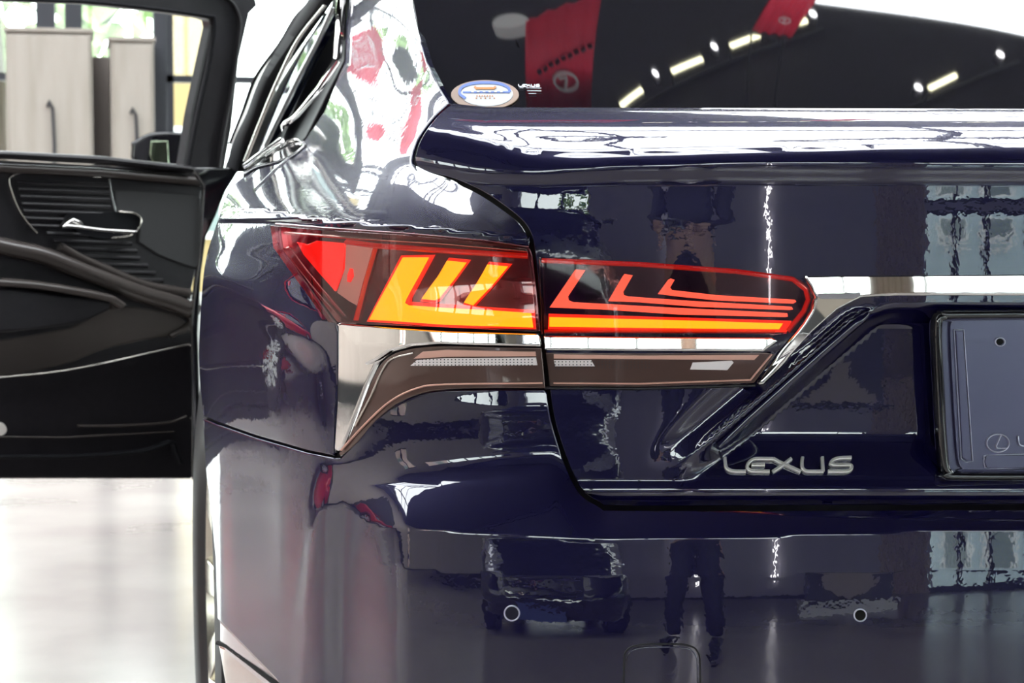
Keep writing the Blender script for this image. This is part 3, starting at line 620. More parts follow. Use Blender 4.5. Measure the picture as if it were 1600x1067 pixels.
# wheel behind the bumper edge
wc = (-.915, 1.16, .40); tm = MB(); prof = [(.235,.0),(.25,-.012),(.30,-.018),(.345,-.012),(.37,.02),(.378,.08),(.378,.17),(.36,.235),(.30,.25),(.235,.24)]
tyre = adopt(tm.lathe(prof, wc, 0, 56).build('tyre', mat('tyre_rubber', (.006,.006,.007), .6), None, True))
rm = MB().lathe([(.245,-.004),(.235,.0),(.228,.02),(.22,.05),(.215,.22)], wc, 0, 56); rim = rm.build('wheel_rim', mat('alloy', (.72,.66,.55), .22, .9), tyre, True)
for k_ in range(10):
    a = 2*math.pi*k_/10; sp = MB(); c, s_ = math.cos(a), math.sin(a)
    def q(r_, w, h): return (wc[0]+h, wc[1]+r_*c-w*s_, wc[2]+r_*s_+w*c)
    sp.add([q(.05,-.02,.02),q(.05,.02,.02),q(.235,.03,.0),q(.235,-.03,.0),q(.05,-.02,.06),q(.05,.02,.06),q(.235,.03,.03),q(.235,-.03,.03)], [(0,1,2,3),(4,7,6,5),(0,4,5,1),(1,5,6,2),(2,6,7,3),(3,7,4,0)])
    sp.build('spoke', rim.data.materials[0], rim, bevel=.004)
# unseen flanks so the body stays closed from other angles
def shell(name, secs, m):
    n = len(secs[0]); v = [p for s in secs for p in s]; f = [(i*n+k, i*n+k+1, (i+1)*n+k+1, (i+1)*n+k) for i in range(len(secs)-1) for k in range(n-1)]
    return adopt(mesh_obj(name, v, f, m, None, True))
secs = []
for Y in np.linspace(.72, 1.78, 40):
    dz = .415**2-(Y-1.16)**2; zb = .40+math.sqrt(dz) if dz > 0 else .30
    if Y < .80: zb = max(zb, .62)
    x0 = -1.1+.0547*(Y+1.95)+.014; row = [(x0+.03, Y, zb)]
    for z in np.linspace(zb+.004, .965, 12): row.append((x0+6*max(0, z-.92)**2, Y, z))
    secs.append(row)
shell('wing_forward_skin', secs, PAINT)
rp = []
for Y, z in ((.98,1.33),(1.3,1.40),(1.8,1.44),(2.5,1.45),(3.2,1.40)):
    rp.append([(x, Y+ (0 if abs(x) < .5 else -.0), z-.12*(abs(x)/.7)**3) for x in np.linspace(-.66,.66,13)])
shell('roof', rp, PAINT)
flr = MB().box(-.8,.8,.45,4.4,.25,.75).box(-.78,.78,.5,1.3,.75,.98); adopt(flr.build('cabin_floor', BLACK, None))

# ------------------------------------------------------------------ the showroom
X0, X1, Y0, Y1, H = -9.0, 9.0, -9.0, 11.0, 4.6
CONC = noise_mat('polished_concrete', (.27,.24,.23), (.36,.33,.31), 1.6, (.10,.24), detail=8, spec=.8)
WALL = noise_mat('warm_plaster', (.56,.49,.43), (.62,.55,.49), 3, (.5,.7))
GREYW = noise_mat('dark_grey_panel', (.42,.40,.46), (.50,.48,.54), 2, (.4,.55))
CEIL = mat('dark_ceiling', (.018,.017,.023), .7)
FRM = mat('window_frame_dark', (.035,.037,.045), .4, .3)
FRW = mat('window_frame_pale', (.42,.38,.38), .4)
GLS = pane_mat('clear_window_glass', (.94,.97,.95), 1.45)
struct(MB().box(X0-.3, X1+.3, Y0-.3, Y1+.3, -.2, 0).build('floor', CONC))
# ceiling cut around two roof lights and the added third
cm = MB(); xs = sorted({X0-.3, X1+.3}|{s[i] for s in SKYLIGHTS for i in (0,1)}); ys = sorted({Y0-.3, Y1+.3}|{s[i] for s in SKYLIGHTS for i in (2,3)})
for i in range(len(xs)-1):
    for j in range(len(ys)-1):
        cx, cy = (xs[i]+xs[i+1])/2, (ys[j]+ys[j+1])/2
        if any(s[0] < cx < s[1] and s[2] < cy < s[3] for s in SKYLIGHTS): continue
        cm.box(xs[i], xs[i+1], ys[j], ys[j+1], H, H+.25)
struct(cm.build('ceiling', CEIL))
def bars(name, x0, x1, y0, y1, z, nx, ny, w, m=FRM):
    b = MB()
    for k_ in range(nx+1): x = x0+(x1-x0)*k_/nx; b.box(x-w, x+w, y0, y1, z, z+.1)
    for k_ in range(ny+1): y = y0+(y1-y0)*k_/ny; b.box(x0, x1, y-w, y+w, z, z+.1)
    return b.build(name, m)
for k_, s in enumerate(SKYLIGHTS): struct(bars('window_%d' % (k_+1), s[0], s[1], s[2], s[3], H+.05, 7 if k_ == 0 else 4, 3, .022))
tr = MB()
for y in (2.45, 6.2, 9.2, -3.4, -6.2):
    tr.box(X0, X1, y-.05, y+.05, H-.32, H-.24); tr.box(X0, X1, y-.05, y+.05, H-.06, H)
    for k_ in range(24): x = X0+.75*k_; tr.tube([(x, y, H-.28), (x+.375, y, H-.03), (x+.75, y, H-.28)], .018, 5)
struct(tr.build('trim_1', CEIL))
# walls with openings: (axis, fixed, from, to, [(a0,a1,z0,z1)...])
def wall(name, axis, pos, a0, a1, holes, m, th=.25, out=1):
    w = MB(); A = sorted({a0, a1}|{h[i] for h in holes for i in (0,1)}); Z = sorted({0, H}|{h[i] for h in holes for i in (2,3)})
    for i in range(len(A)-1):
        for j in range(len(Z)-1):
            ca, cz = (A[i]+A[i+1])/2, (Z[j]+Z[j+1])/2
            if any(h[0] < ca < h[1] and h[2] < cz < h[3] for h in holes): continue
            p0, p1 = (pos, pos+th*out) if out > 0 else (pos-th, pos)
            if axis == 'x': w.box(p0, p1, A[i], A[i+1], Z[j], Z[j+1])
            else: w.box(A[i], A[i+1], p0, p1, Z[j], Z[j+1])
    return struct(w.build(name, m))
wn = [3]
def win(axis, pos, a0, a1, z0, z1, va, hz, m=FRM, w=.03, glass=True):
    b = MB(); d = .05
    def bx(p0, p1, q0, q1):
        if axis == 'x': b.box(pos-d, pos+d, p0, p1, q0, q1)
        else: b.box(p0, p1, pos-d, pos+d, q0, q1)
    for v in va: bx(v-w, v+w, z0, z1)
    for h in hz: bx(a0, a1, h-w, h+w)
    bx(a0, a1, z0, z0+.06); bx(a0, a1, z1-.06, z1); o = struct(b.build('window_%d' % wn[0], m)); wn[0] += 1
    if glass:
        g = MB()
        if axis == 'x': g.box(pos-.006, pos+.006, a0, a1, z0, z1)
        else: g.box(a0, a1, pos-.006, pos+.006, z0, z1)
        g.build('window_pane', GLS, o)
    return o
# far (front) wall: nearly all glass
HF = [(-6.4, 8.6, .12, 4.35)]
wall('wall_front', 'y', Y1, X0, X1, HF, mat('charcoal_front_panel', (.035,.035,.045), .5))
win('y', Y1+.05, -6.4, 8.6, .12, 4.35, [-5.0,-3.8,-2.6,-.655,-.575,1.2,2.4,3.6,4.8,6.0,7.2], [1.83, 3.2], FRM, .022)
# left wall: glazing forward, plaster behind with a narrow window
HL = [(-1.9, -1.1, .3, 3.2), (-8.2, -2.6, 2.4, 3.5)]
wall('wall_left', 'x', X0, Y0, 3.4, HL, WALL, out=-1)
wall('wall_left_front', 'x', X0, 3.4, Y1, [], mat('charcoal_panel', (.035,.035,.045), .5), out=-1)
win('x', X0-.05, -1.9, -1.1, .3, 3.2, [-1.5], [])
win('x', X0-.05, -8.2, -2.6, 2.4, 3.5, [-7,-6,-5,-4], [])
# back wall: high window strip added to brighten reflections, grey panels, glass front on the right
HB = [(-8.6, -5.4, .3, 2.7), (1.85, 8.6, .12, 1.7), (-8.6, 8.6, 3.1, 4.4)]
wall('wall_back', 'y', Y0, X0, X1, HB, GREYW, out=-1)
win('y', Y0-.05, -8.6, -5.4, .3, 2.7, [-7.5,-6.4], [1.9])
win('y', Y0-.05, -8.6, 8.6, 3.1, 4.4, [-7,-5.5,-4,-2.5,-1,.5,2,3.5,5,6.5], [])  # unseen high strip, added to brighten the chrome and paint
win('y', Y0-.05, 1.85, 8.6, .12, 1.7, [2.3,2.75,3.3,4.2,5.4,6.8], [])
wall('wall_right', 'x', X1, Y0, Y1, [(-2, 8, .5, 3.6)], GREYW)
win('x', X1+.05, -2, 8, .5, 3.6, [0,2,4,6], [2.0])  # unseen side window, enlarged to brighten the room
struct(MB().box(X0, X1, Y0, Y0+.03, 0, .16).build('baseboard_back', BLACK)); struct(MB().box(X0, X0+.03, Y0, 4.6, 0, .12).build('baseboard_left', BLACK))
# corrugated shutter column on the back wall
cr = MB()
cr.box(.98, 1.80, Y0+.0, Y0+.05, 0, 4.5)
for k_ in range(7): cr.tube([(1.05+.11*k_, Y0+.06, 0), (1.05+.11*k_, Y0+.06, 4.5)], .045, 8)
tag(cr.build('corrugated_column', mat('corrugated_tan', (.55,.45,.38), .35)), 'tan ribbed shutter column against the back wall', 'column')
# thin light frames on the back wall
LED = mat('led_white', (1,1,1), .5, emit=(1,.98,1), es=14)
for k_, (x, z) in enumerate(((-1.0, 2.6), (-2.6, 2.9), (-3.1, 2.5))):
    b = MB().tube([(x, Y0+.08, .5), (x, Y0+.08, z), (x-1.2*(k_ == 0)-.9*(k_ > 0), Y0+.08, z)], .018, 6)
    tag(b.build('led_strip', LED), ('thin white light strip on the grey wall, nearest the tan column', 'tallest thin white light strip of the back wall', 'lowest thin white light strip of the back wall')[k_], 'light')

# ------------------------------------------------------------------ ceiling things mirrored in the rear window
WARM = mat('warm_tube', (1,1,.8), .5, emit=(1,.95,.62), es=9); HOUS = mat('track_housing', (.03,.03,.035), .5)
segs = [((.192,2.906),(.354,2.985)),((.564,3.085),(.753,3.167)),((.928,3.252),(1.088,3.328)),((1.205,3.379),(1.338,3.436)),((1.779,3.175),(1.916,3.254))]
words = ('lowest in the rear window reflection','second from the left of the row','third from the left of the row','topmost of the row, beside the far red banner','alone at the right of the rear window')
for k_, (a, b) in enumerate(segs):
    a3, b3 = Vector((*a, 4.5)), Vector((*b, 4.5)); t = thing('tube_light', 'short warm white tube light, '+words[k_], 'light', a3, group='tube lights')
    MB().tube([(0,0,0), b3-a3], .011, 8).build('tube', WARM, t); MB().tube([(0,0,.022), (b3-a3)+Vector((0,0,.022))], .013, 6).build('housing', HOUS, t)
    MB().tube([(0,0,.03),(0,0,.082)], .004, 5).build('hanger', HOUS, t)
tk = MB(); tk.tube([(.10,2.87,4.592),(1.45,3.49,4.592)], .006, 5); tk.tube([(1.66,3.12,4.592),(2.3,3.46,4.592)], .006, 5); tag(tk.build('light_track', HOUS), 'thin dark track carrying the tube lights under the ceiling', 'track')
for k_, (x, y) in enumerate(((.468,3.066),(.842,3.236),(1.379,3.473),(1.729,3.171),(2.161,3.396))):
    t = thing('spotlight', 'small round white spotlight on the ceiling track, '+('leftmost','second from the left','right of the third tube light','left one of the right-hand pair','right one of the right-hand pair')[k_], 'light', (x, y, 4.5), group='track spotlights')
    MB().lathe([(0,0),(.017,0),(.02,.01),(.02,.05),(0,.05)], (0,0,0), 2, 16).build('can', HOUS, t); MB().lathe([(0,-.002),(.016,-.002)], (0,0,0), 2, 16).build('bulb', LED, t)
t = thing('ceiling_light', 'flat oval grey light fitting under the dark ceiling left of the red banner', 'light', (-.27, 3.265, 4.45)); t.scale = (1, .26, 1)
MB().lathe([(0,-.0),(.115,0),(.125,.01),(.125,.06),(0,.06)], (0,0,0), 2, 32).build('drum', mat('drum_grey', (.5,.52,.52), .5, emit=(.8,.85,.85), es=.5), t); MB().tube([(0,0,.06),(0,0,.15)], .006, 6).build('stem', HOUS, t)
BAN = noise_mat('banner_red', (.82,.02,.06), (.92,.035,.085), 9, (.5,.6), stretch=(8,8,1)); BANW = mat('banner_white', (.85,.8,.8), .5); BANK = mat('banner_black', (.02,.01,.015), .5)
def banner(x0, x1, y, z0a, z0b, z1, label, emb, txt=True, skew=0):
    t = thing('red_banner', label, 'banner', ((x0+x1)/2, y, z1), group='hanging red banners')
    w = (x1-x0)/2; n = 12; v = []
    for i in range(n+1):
        x = -w+2*w*i/n; b = .006*math.sin(i*2.1); z0 = z0a+(z0b-z0a)*i/n
        for th in (0, .004): v += [(x, b+th, z0-z1), (x-skew, b+th, 0)]
    f = []
    for i in range(n):
        a = 4*i; f += [(a,a+4,a+5,a+1),(a+2,a+3,a+7,a+6),(a,a+2,a+6,a+4),(a+1,a+5,a+7,a+3)]
    mesh_obj('cloth', v, f, BAN, t, True)
    ex, ez, r = emb; e = MB(); ex -= (x0+x1)/2; ez -= z1
    for side in (-.012, .016):
        e.tube([(ex+r*math.cos(a), side, ez+r*.72*math.sin(a)) for a in np.linspace(0,2*math.pi,25)[:-1]], r*.11, 6, True)
        e.tube([(ex-r*.25, side, ez+r*.6),(ex+r*.1, side, ez-r*.1),(ex+r*.2,side,ez-r*.35),(ex-r*.5, side, ez-r*.3)], r*.10, 6)
    e.build('emblem', BANW, t)
    if txt:
        l = MB()
        for k in range(9):
            u0 = k/9; u1 = u0+.07; xa, xb = -.25+.37*u0-(x0+x1)/2, -.25+.37*u1-(x0+x1)/2
            for side in (-.012, .016): l.tube([(xa, side, 4.27-.14*u0-z1+.006*(k % 2)), (xb, side, 4.27-.14*u1-z1)], .008, 5)
        l.build('lettering', BANK, t)
    MB().tube([(-w-skew,0,0),(w-skew,0,0)], .008, 6).build('rod', HOUS, t)
    return t
banner(-.222, .205, 2.9, 4.02, 3.88, 4.56, 'red cloth banner with white oval emblem, largest in the rear window', (-.10, 4.33, .07), True, .215)
banner(.99, 1.15, 2.9, 3.5, 3.5, 3.98, 'red cloth banner cut by the top edge of the rear window', (.965, 3.88, .022), False, .14)
MB().tube([(.85,2.9,3.99),(.85,2.9,4.6)], .004, 5).tube([(.98,2.9,3.99),(.98,2.9,4.6)], .004, 5).build('hanging_wire', HOUS, bpy.data.objects['red_banner.001']).matrix_parent_inverse = Matrix.Translation((-1.07,-2.9,-3.98))
banner(-2.25, -1.95, 7.2, 2.35, 2.4, 3.0, 'red cloth banner mirrored on the roof pillar and wing', (-2.1, 2.6, .07), False)

# ------------------------------------------------------------------ cupboards by the far windows
CUP = noise_mat('pale_limed_wood', (.25,.225,.19), (.33,.30,.265), 2.2, (.4,.5), stretch=(6,6,.6))
def cupboard(x0, x1, y, h, label):
    t = thing('tall_cupboard', label, 'cupboard', ((x0+x1)/2, y, 0), group='tall pale cupboards'); w = (x1-x0)/2
    MB().box(-w, w, 0, .6, 0, h-.02).build('body', CUP, t, bevel=.006); MB().box(-w-.01, w+.01, -.02, .6, h-.02, h).build('top', CUP, t)
    dd = MB().box(-w+.015, w-.015, -.02, 0, .08, h-.04).build('door', CUP, t, bevel=.004)
    MB().tube([(-.012, -.03, h*.785), (-.004, -.045, h*.80), (.015,-.04,h*.78), (.022,-.03,h*.68), (.018,-.03,h*.58), (.0,-.03,h*.45)], .009, 6).build('pull_cord', HOUS, dd)
def xat(px, Y): return float(unproj(np.array([float(px)]), np.array([300.]), np.array([Y]))[0][0])
def zat(py, Y): return float(unproj(np.array([200.]), np.array([float(py)]), np.array([Y]))[0][2])
cupboard(xat(12,9.5), xat(147,9.5), 9.5, zat(46,9.5), 'tall pale wooden cupboard, the wider one, seen through the car door window')
cupboard(xat(175,9.5), xat(243,9.5), 9.5, zat(58,9.5), 'narrower pale wooden cupboard to the right, beside the dark window post')
MB_ = MB().box(xat(143,10.2), xat(178,10.2), 10.15, 10.3, 0, zat(80,9.7)); tag(MB_.build('filler_panel', mat('grey_brown_panel', (.18,.15,.14), .5)), 'grey brown panel standing between the two pale cupboards', 'panel')
MBp = MB().box(xat(60,10.6), xat(90,10.6), 10.6, 10.8, 0, 4.6); tag(MBp.build('square_column', FRM), 'dark square column behind the wider pale cupboard', 'column', 'dark columns')
MBp = MB().box(xat(105,10.6), xat(132,10.6), 10.6, 10.8, 0, 4.6); tag(MBp.build('square_column', FRM), 'dark square column nearer the right edge of the wider cupboard', 'column', 'dark columns')
MBp = MB().box(xat(243,10), xat(262,10), 10.0, 10.15, 0, 4.6); tag(MBp.build('steel_post', FRM), 'dark steel window post right of the narrow pale cupboard', 'column')


# ------------------------------------------------------------------ the other cars, seen in the paint
def sedan(name, label, x, y, rz, paint, grille=False):
    t = thing(name, label, 'car', (x, y, 0), rz)
    L = 2.4; st_ = [(-L,.55,.50,.86),(-2.3,.80,.34,.97),(-2.0,.88,.26,1.02),(-1.5,.91,.22,1.03),(-.6,.92,.20,.98),(.5,.92,.20,.96),(1.2,.91,.22,.93),(1.7,.89,.24,.87),(2.1,.84,.26,.80),(2.3,.74,.30,.70),(L,.50,.38,.58)]
    xs_ = [a[0] for a in st_]; sp = [Spline(xs_, [a[i] for a in st_]) for i in (1,2,3)]; v = []; f = []; N = 40
    for i in range(N+1):
        yy = -L+2*L*i/N; w, zl, zt = float(sp[0](yy)), float(sp[1](yy)), float(sp[2](yy))
        half = [(0,zt+.03),(.45*w,zt+.02),(.78*w,zt-.01),(.93*w,zt-.06),(.985*w,zt-.14),(w,(zt+zl)/2+.03),(.99*w,(zt+zl)/2-.12),(.95*w,zl+.04),(.8*w,zl),(0,zl)]
        ring = half+[(-a, b) for a, b in half[-2:0:-1]]; v += [(a, yy, b) for a, b in ring]
    m = len(ring)
    f = [(i*m+k, i*m+(k+1) % m, (i+1)*m+(k+1) % m, (i+1)*m+k) for i in range(N) for k in range(m)]+[tuple(range(m))[::-1], tuple(N*m+k for k in range(m))]
    mesh_obj('body', v, f, paint, t, True)
    g = [(-1.75,.72,1.0,.70,1.04),(-1.2,.80,1.0,.60,1.36),(-.4,.82,.97,.60,1.44),(.3,.81,.96,.59,1.41),(.8,.78,.95,.60,1.20),(1.2,.74,.93,.66,.97)]
    v = []; 
    for yy, wb, zb, wt, zt in g: v += [(-wb,yy,zb),(-wt,yy,zt),(0,yy,zt+.03),(wt,yy,zt),(wb,yy,zb)]
    mesh_obj('side_and_end_windows', v, [(i*5+k, i*5+k+1, (i+1)*5+k+1, (i+1)*5+k) for i in range(5) for k in range(4)], DKGLASS, t, True)
    v = []
    for yy, wb, zb, wt, zt in g[1:4]: v += [(-wt-.02,yy,zt-.02),(-wt,yy,zt+.012),(0,yy,zt+.045),(wt,yy,zt+.012),(wt+.02,yy,zt-.02)]
    mesh_obj('roof', v, [(i*5+k, i*5+k+1, (i+1)*5+k+1, (i+1)*5+k) for i in range(2) for k in range(4)], paint, t, True)
    for s in (-1, 1):
        MB().tube([(s*.73,-1.72,1.01),(s*.61,-1.2,1.36),(s*.61,-.4,1.44),(s*.60,.3,1.41),(s*.61,.8,1.2),(s*.74,1.2,.95)], .03, 6).build('roof_pillar', paint, t)
        MB().tube([(s*.83,-.4,.97),(s*.61,-.38,1.43)], .03, 6).build('door_pillar', GLOSSBLK, t)
        MB().tube([(s*.84,.75,.99),(s*.98,.72,1.02),(s*1.0,.66,1.03)], [.02,.07,.05], 8).build('door_mirror', paint, t, True)
        for yy in (-1.42, 1.42):
            w = .925*s; c = (w, yy, .335); sg = s
            ty = MB().lathe([(.225,.01*sg),(.24,.02*sg),(.32,.018*sg),(.335,-.02*sg),(.335,-.2*sg),(.22,-.2*sg)], c, 0, 32).build('tyre', bpy.data.materials['tyre_rubber'], t, True)
            MB().lathe([(0,-.05*sg),(.21,-.05*sg),(.225,.012*sg),(.232,.014*sg)], c, 0, 32).build('wheel_dish', mat('dish_grey', (.12,.12,.12), .4, .5), ty, True)
            spk = MB()
            for k in range(10):
                a = k*math.pi/5
                def q(r_, w_, h): return (c[0]+h*sg, c[1]+r_*math.cos(a)-w_*math.sin(a), c[2]+r_*math.sin(a)+w_*math.cos(a))
                spk.add([q(.02,-.012,.005),q(.02,.012,.005),q(.215,.026,.02),q(.215,-.026,.02),q(.02,-.012,-.03),q(.02,.012,-.03),q(.215,.026,-.03),q(.215,-.026,-.03)], [(0,1,2,3),(4,7,6,5),(0,4,5,1),(1,5,6,2),(2,6,7,3),(3,7,4,0)])
            spk.build('wheel_spokes', mat('spoke_silver', (.8,.8,.78), .3, .6), ty)
            MB().lathe([(.34,.0*sg),(.39,-.004*sg),(.40,-.08*sg)], (c[0]-.012*sg, c[1], c[2]+.03), 0, 32).build('wheel_arch', BLACK, t, True)
        MB().tube([(s*.45,2.33,.66),(s*.66,2.25,.69),(s*.80,2.05,.73)], [.03,.055,.03], 8).build('headlamp', mat('headlamp_glass', (.5,.5,.55), .05, .6), t, True)
        MB().tube([(s*.4,-2.36,.86),(s*.76,-2.26,.90)], .045, 8).build('tail_lamp', REDPL, t, True)
    if grille:
        MB().box(-.42, .42, 2.33, 2.40, .36, .66).build('grille', BLACK, t)
        for k in range(4): MB().box(-.40, .40, 2.40, 2.415, .40+.065*k, .412+.065*k).build('grille_bar', CHROME, t)
        MB().box(-.26, .26, 2.405, 2.425, .27, .35).build('number_plate', mat('plate_blue', (.05,.07,.2), .4), t)
    return t
REDCAR = mat('ruby_red_paint', (.55,.006,.022), .3, .2, 1, coat_rough=.01)
sedan('red_car', 'ruby red saloon with silver ten-spoke wheels, mirrored in the navy flank', -6.1, 5.0, R(-40), REDCAR)
sedan('black_car', 'black saloon with chrome grille bars parked behind, mirrored in the navy bumper', -3.6, -4.0, R(-34), mat('black_car_paint', (.003,.003,.006), .3, 0, 1), True)
# ------------------------------------------------------------------ reception stand by the back windows
t = thing('reception_stand', 'low reception stand with an inverted beige triangle front on a white base', 'counter', (.15, -6.4, 0), R(-4))
MB().box(-.62,.62,-.4,.4,0,.07).build('base', mat('stand_white', (.8,.8,.8), .4), t); MB().box(-.55,.55,-.34,.34,.07,.62).build('body', mat('stand_dark', (.03,.028,.032), .4), t)
MB().prism([(-.52,.61),(.52,.61),(.0,.10)], lambda a, b: (a, .345, b), lambda a, b: (a, .40, b)).build('front_panel', mat('stand_beige', (.42,.36,.30), .45), t)
MB().box(-.64,.64,-.42,.44,.62,.66).build('top', BLACK, t, bevel=.008)
# ------------------------------------------------------------------ the person taking the picture
def skinned(name, chains, m, parent, root=0, sub=2):
    vs_, es_, rr = [], [], []; idx = {}
    for ch in chains:
        last = None
        for p in ch:
            key = tuple(np.round(p[:3], 4))
            if key not in idx: idx[key] = len(vs_); vs_.append(p[:3]); rr.append(p[3] if len(p) == 4 else p[3:5])
            i = idx[key]
            if last is not None: es_.append((last, i))
            last = i
    me = bpy.data.meshes.new(name); me.from_pydata(vs_, es_, []); o = bpy.data.objects.new(name, me); COL.objects.link(o); me.materials.append(m)
    sk = o.modifiers.new('skin', 'SKIN'); sk.use_smooth_shade = True
    if not me.skin_vertices: 
        bpy.context.view_layer.objects.active = o; o.select_set(True); 
    L_ = me.skin_vertices[0].data if me.skin_vertices else me.attributes
    for i, r_ in enumerate(rr): me.skin_vertices[0].data[i].radius = (r_, r_) if isinstance(r_, (int, float)) else tuple(r_)
    me.skin_vertices[0].data[root].use_root = True
    ss = o.modifiers.new('sub', 'SUBSURF'); ss.levels = sub; ss.render_levels = sub
    o.parent = parent; return o
SKN = mat('skin', (.55,.36,.27), .5); CLO = mat('dark_jacket', (.02,.02,.03), .7); TRO = mat('black_trousers', (.008,.008,.012), .75); HAIR = mat('black_hair', (.01,.008,.007), .5)
man = thing('person', 'person in dark jacket and black trousers, standing and holding a camera at waist height', 'person', (-1.10, -2.50, 0))
J = dict(pel=(0,0,.93,.135,.10), bel=(0,.0,1.05,.145,.10), che=(0,-.01,1.24,.165,.11), nk0=(0,.01,1.42,.075,.07), nk1=(0,.03,1.50,.052,.055), hd0=(0,.055,1.565,.068,.08), hd1=(0,.06,1.64,.078,.095), hd2=(0,.05,1.71,.06,.075))
def leg(s, g=0): return [(0,0,.93,.135,.10),(s*.10,0,.86,.095+g),(s*.13,.035,.50,.062+g),(s*.15,-.01,.28,.055+g),(s*.16,-.03,.10,.042+g)]
def arm(s, g=0): return [(0,-.01,1.24,.165,.11),(s*.155,-.01,1.38,.07+g),(s*.215,-.02,1.32,.054+g),(s*.27,.02,1.07,.043+g),(s*.16,.26,.98,.032+g)]
tor = [J['pel'],J['bel'],J['che'],J['nk0'],J['nk1'],J['hd0'],J['hd1'],J['hd2']]
body = skinned('body', [tor, leg(-1), leg(1), arm(-1)+[(-.115,.345,.975,.028)], arm(1)+[(.115,.345,.975,.028)]], SKN, man)
for s_ in (-1, 1):
    for k in range(4):
        z = .985-.019*k; y0 = .36+.004*k; x = .112*s_
        skinned('finger', [[(x, y0, z, .009),(x-.004*s_, y0+.032, z-.002, .009),(x-.026*s_, y0+.05, z-.004, .008),(x-.045*s_, y0+.046, z-.004, .007)]], SKN, body, sub=1)
    skinned('thumb', [[(x-.005*s_, .335, .985, .011),(x-.02*s_, .352, 1.01, .010),(x-.042*s_, .365, 1.022, .009)]], SKN, body, sub=1)
g_ = .014
skinned('jacket', [[(0,0,.88,.155,.12),(0,.0,1.05,.16,.118),(0,-.01,1.24,.18,.125),(0,.01,1.42,.085,.08),(0,.02,1.455,.068,.068)], [(0,-.01,1.24,.18,.125)]+arm(-1,g_)[1:], [(0,-.01,1.24,.18,.125)]+arm(1,g_)[1:]], CLO, man)
skinned('trousers', [[(0,0,.93,.15,.115),(0,0,.99,.15,.115)], [(0,0,.93,.15,.115)]+leg(-1,g_)[1:], [(0,0,.93,.15,.115)]+leg(1,g_)[1:]], TRO, man)
for s_ in (-1, 1): skinned('shoe', [[(s_*.16,-.06,.05,.045),(s_*.165,.03,.05,.048),(s_*.17,.12,.04,.042),(s_*.172,.18,.035,.034)]], BLACK, man)
skinned('hair', [[(0,-.02,1.60,.066,.04),(0,-.01,1.68,.08,.07),(0,.035,1.745,.07,.05),(0,.09,1.74,.05,.025)]], HAIR, man)
fc = MB(); 
for s_ in (-1, 1): fc.lathe([(0,.006),(.009,.004),(.012,0)], (s_*.031, .146, 1.645), 1, 12)
fc.build('eye', mat('eye_dark', (.02,.015,.01), .2), body)
skinned('nose', [[(0,.145,1.655,.010),(0,.168,1.615,.014)]], SKN, body, sub=1); skinned('mouth', [[(-.022,.143,1.582,.006),(0,.150,1.582,.008),(.022,.143,1.582,.006)]], mat('lip', (.4,.16,.14), .5), body, sub=1)
for s_ in (-1, 1): skinned('ear', [[(s_*.078,.05,1.655,.016),(s_*.084,.045,1.63,.014),(s_*.078,.05,1.605,.010)]], SKN, body, sub=1)
kam = thing('handheld_camera', 'black camera held at waist height by the person in the dark jacket', 'camera', (-1.10, -2.085, .955))
MB().box(-.068,.068,-.035,.02,.0,.09).box(-.028,.028,-.035,.02,.09,.115).box(-.068,-.03,.0,.035,.005,.08).build('body', GLOSSBLK, kam, bevel=.006)
MB().lathe([(.0,.02),(.036,.02),(.038,.03),(.038,.10),(.034,.118),(.030,.118),(.028,.10),(0,.095)], (0,0,.048), 1, 32).build('lens_barrel', BLACK, kam, True)

# ------------------------------------------------------------------ outside
GRD = noise_mat('outdoor_paving', (.42,.42,.40), (.5,.5,.48), .8, (.7,.9))
go = MB().box(-60, 60, -60, 60, -.35, -.22).build('ground', GRD); struct(go)
FOL = noise_mat('foliage', (.10,.19,.05), (.34,.46,.20), 6, (.7,.9), detail=8); BRK = mat('bark', (.08,.06,.045), .9)
def tree(x, y, h, r, label):
    t = thing('tree', label, 'tree', (x, y, -.22), group='trees outside the showroom')
    MB().tube([(0,0,0),(.05,.03,h*.4),(0,0,h*.8)], [.16,.12,.07], 8).build('trunk', BRK, t)
    m = MB(); lr = random.Random(int(x*10+y))
    for k in range(420):
        a, b, q = lr.uniform(0,6.28), lr.uniform(-1,1), r*lr.uniform(.55,1)**.5; s = math.sqrt(1-b*b)
        c = Vector((q*s*math.cos(a), q*s*math.sin(a), h*.75+q*b*.8)); u_ = Vector((lr.gauss(0,1),lr.gauss(0,1),lr.gauss(0,1))).normalized()*.22; v_ = u_.orthogonal().normalized()*.16
        m.add([c-u_, c+v_*.7, c+u_, c-v_*.7], [(0,1,2,3)])
    m.build('crown', FOL, t)
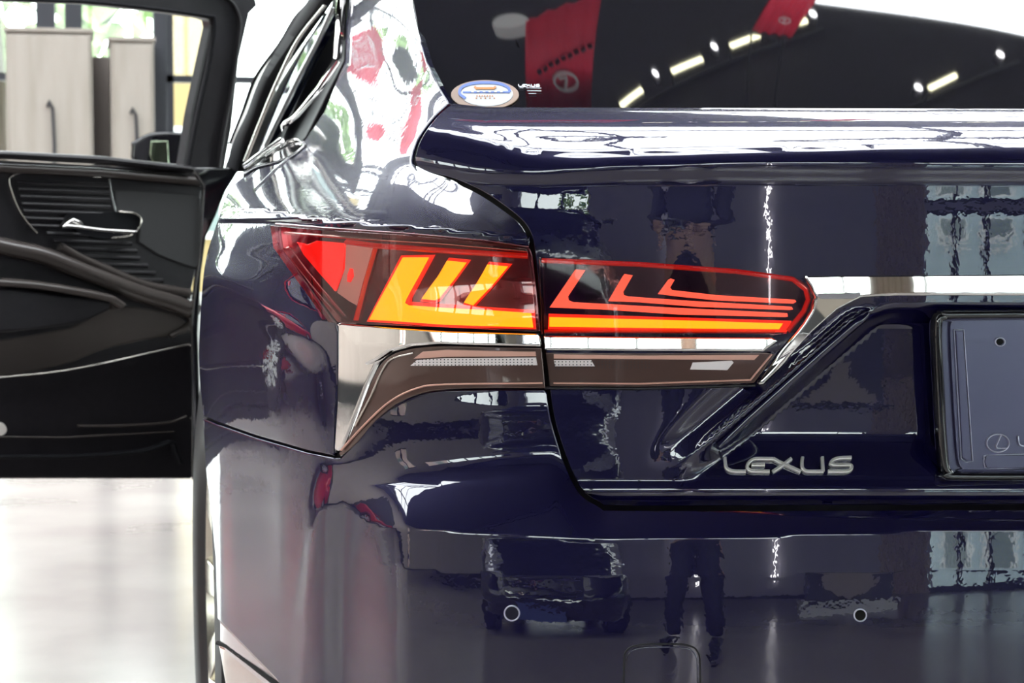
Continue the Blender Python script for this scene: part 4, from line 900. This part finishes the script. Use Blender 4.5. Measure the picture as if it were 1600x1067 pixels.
for a in ((-1.9,16,4.4,1.5,'leafy green tree outside, above the narrow pale cupboard'),(-6.2,19.5,5.5,2.1,'leafy green tree outside, far left beyond the cupboards'),
          (-4.6,-13,3.6,1.5,'leafy tree outside the back windows, mirrored in the tail lamp'),(-8.6,-15,4.2,1.6,'leafy tree outside the far end of the back windows'),(4.2,18,5,2.2,'leafy green tree outside, right of the yellow building')): tree(*a)
def block(x0, x1, y0, y1, h, wm_, label, nx, nz, face, wl=None):
    t = thing('building', label, 'building', ((x0+x1)/2, (y0+y1)/2, -.22)); a, b = (x1-x0)/2, (y1-y0)/2
    MB().box(-a, a, -b, b, 0, h).build('walls', wm_, t); MB().box(-a-.1, a+.1, -b-.1, b+.1, h, h+.15).build('roof', mat('roof_slab', (.4,.4,.4), .7), t)
    for i in range(nx):
        for j in range(nz):
            z0 = .9+j*h/nz; 
            if face == '-y': c = -a+(i+.5)*2*a/nx; fr = MB().box(c-.38, c+.38, -b-.05, -b, z0, z0+1.3); gl = MB().box(c-.3, c+.3, -b-.07, -b-.05, z0+.08, z0+1.22)
            elif face == '+y': c = -a+(i+.5)*2*a/nx; fr = MB().box(c-.38, c+.38, b, b+.05, z0, z0+1.3); gl = MB().box(c-.3, c+.3, b+.05, b+.07, z0+.08, z0+1.22)
            else: c = -b+(i+.5)*2*b/nx; fr = MB().box(a, a+.05, c-.38, c+.38, z0, z0+1.3); gl = MB().box(a+.05, a+.07, c-.3, c+.3, z0+.08, z0+1.22)
            f_ = fr.build('window', mat('frame_white', (.75,.75,.75), .5), t); gl.build('pane', mat('pane_grey', (.16,.2,.2), .4), f_)
block(xat(268,22), xat(336,22), 22, 24, 7, mat('ochre_render', (.26,.19,.085), .8), 'yellow ochre building outside, seen through the door window', 1, 2, '-y')
block(-17, -13.5, -6, 2, 6, mat('pink_render', (.62,.45,.42), .8), 'pale pink building outside the narrow left window', 5, 2, '+x')
block(1.5, 10, -20, -16, 6, mat('blue_white_render', (.45,.55,.60), .7), 'pale blue building outside the back windows', 8, 3, '+y')
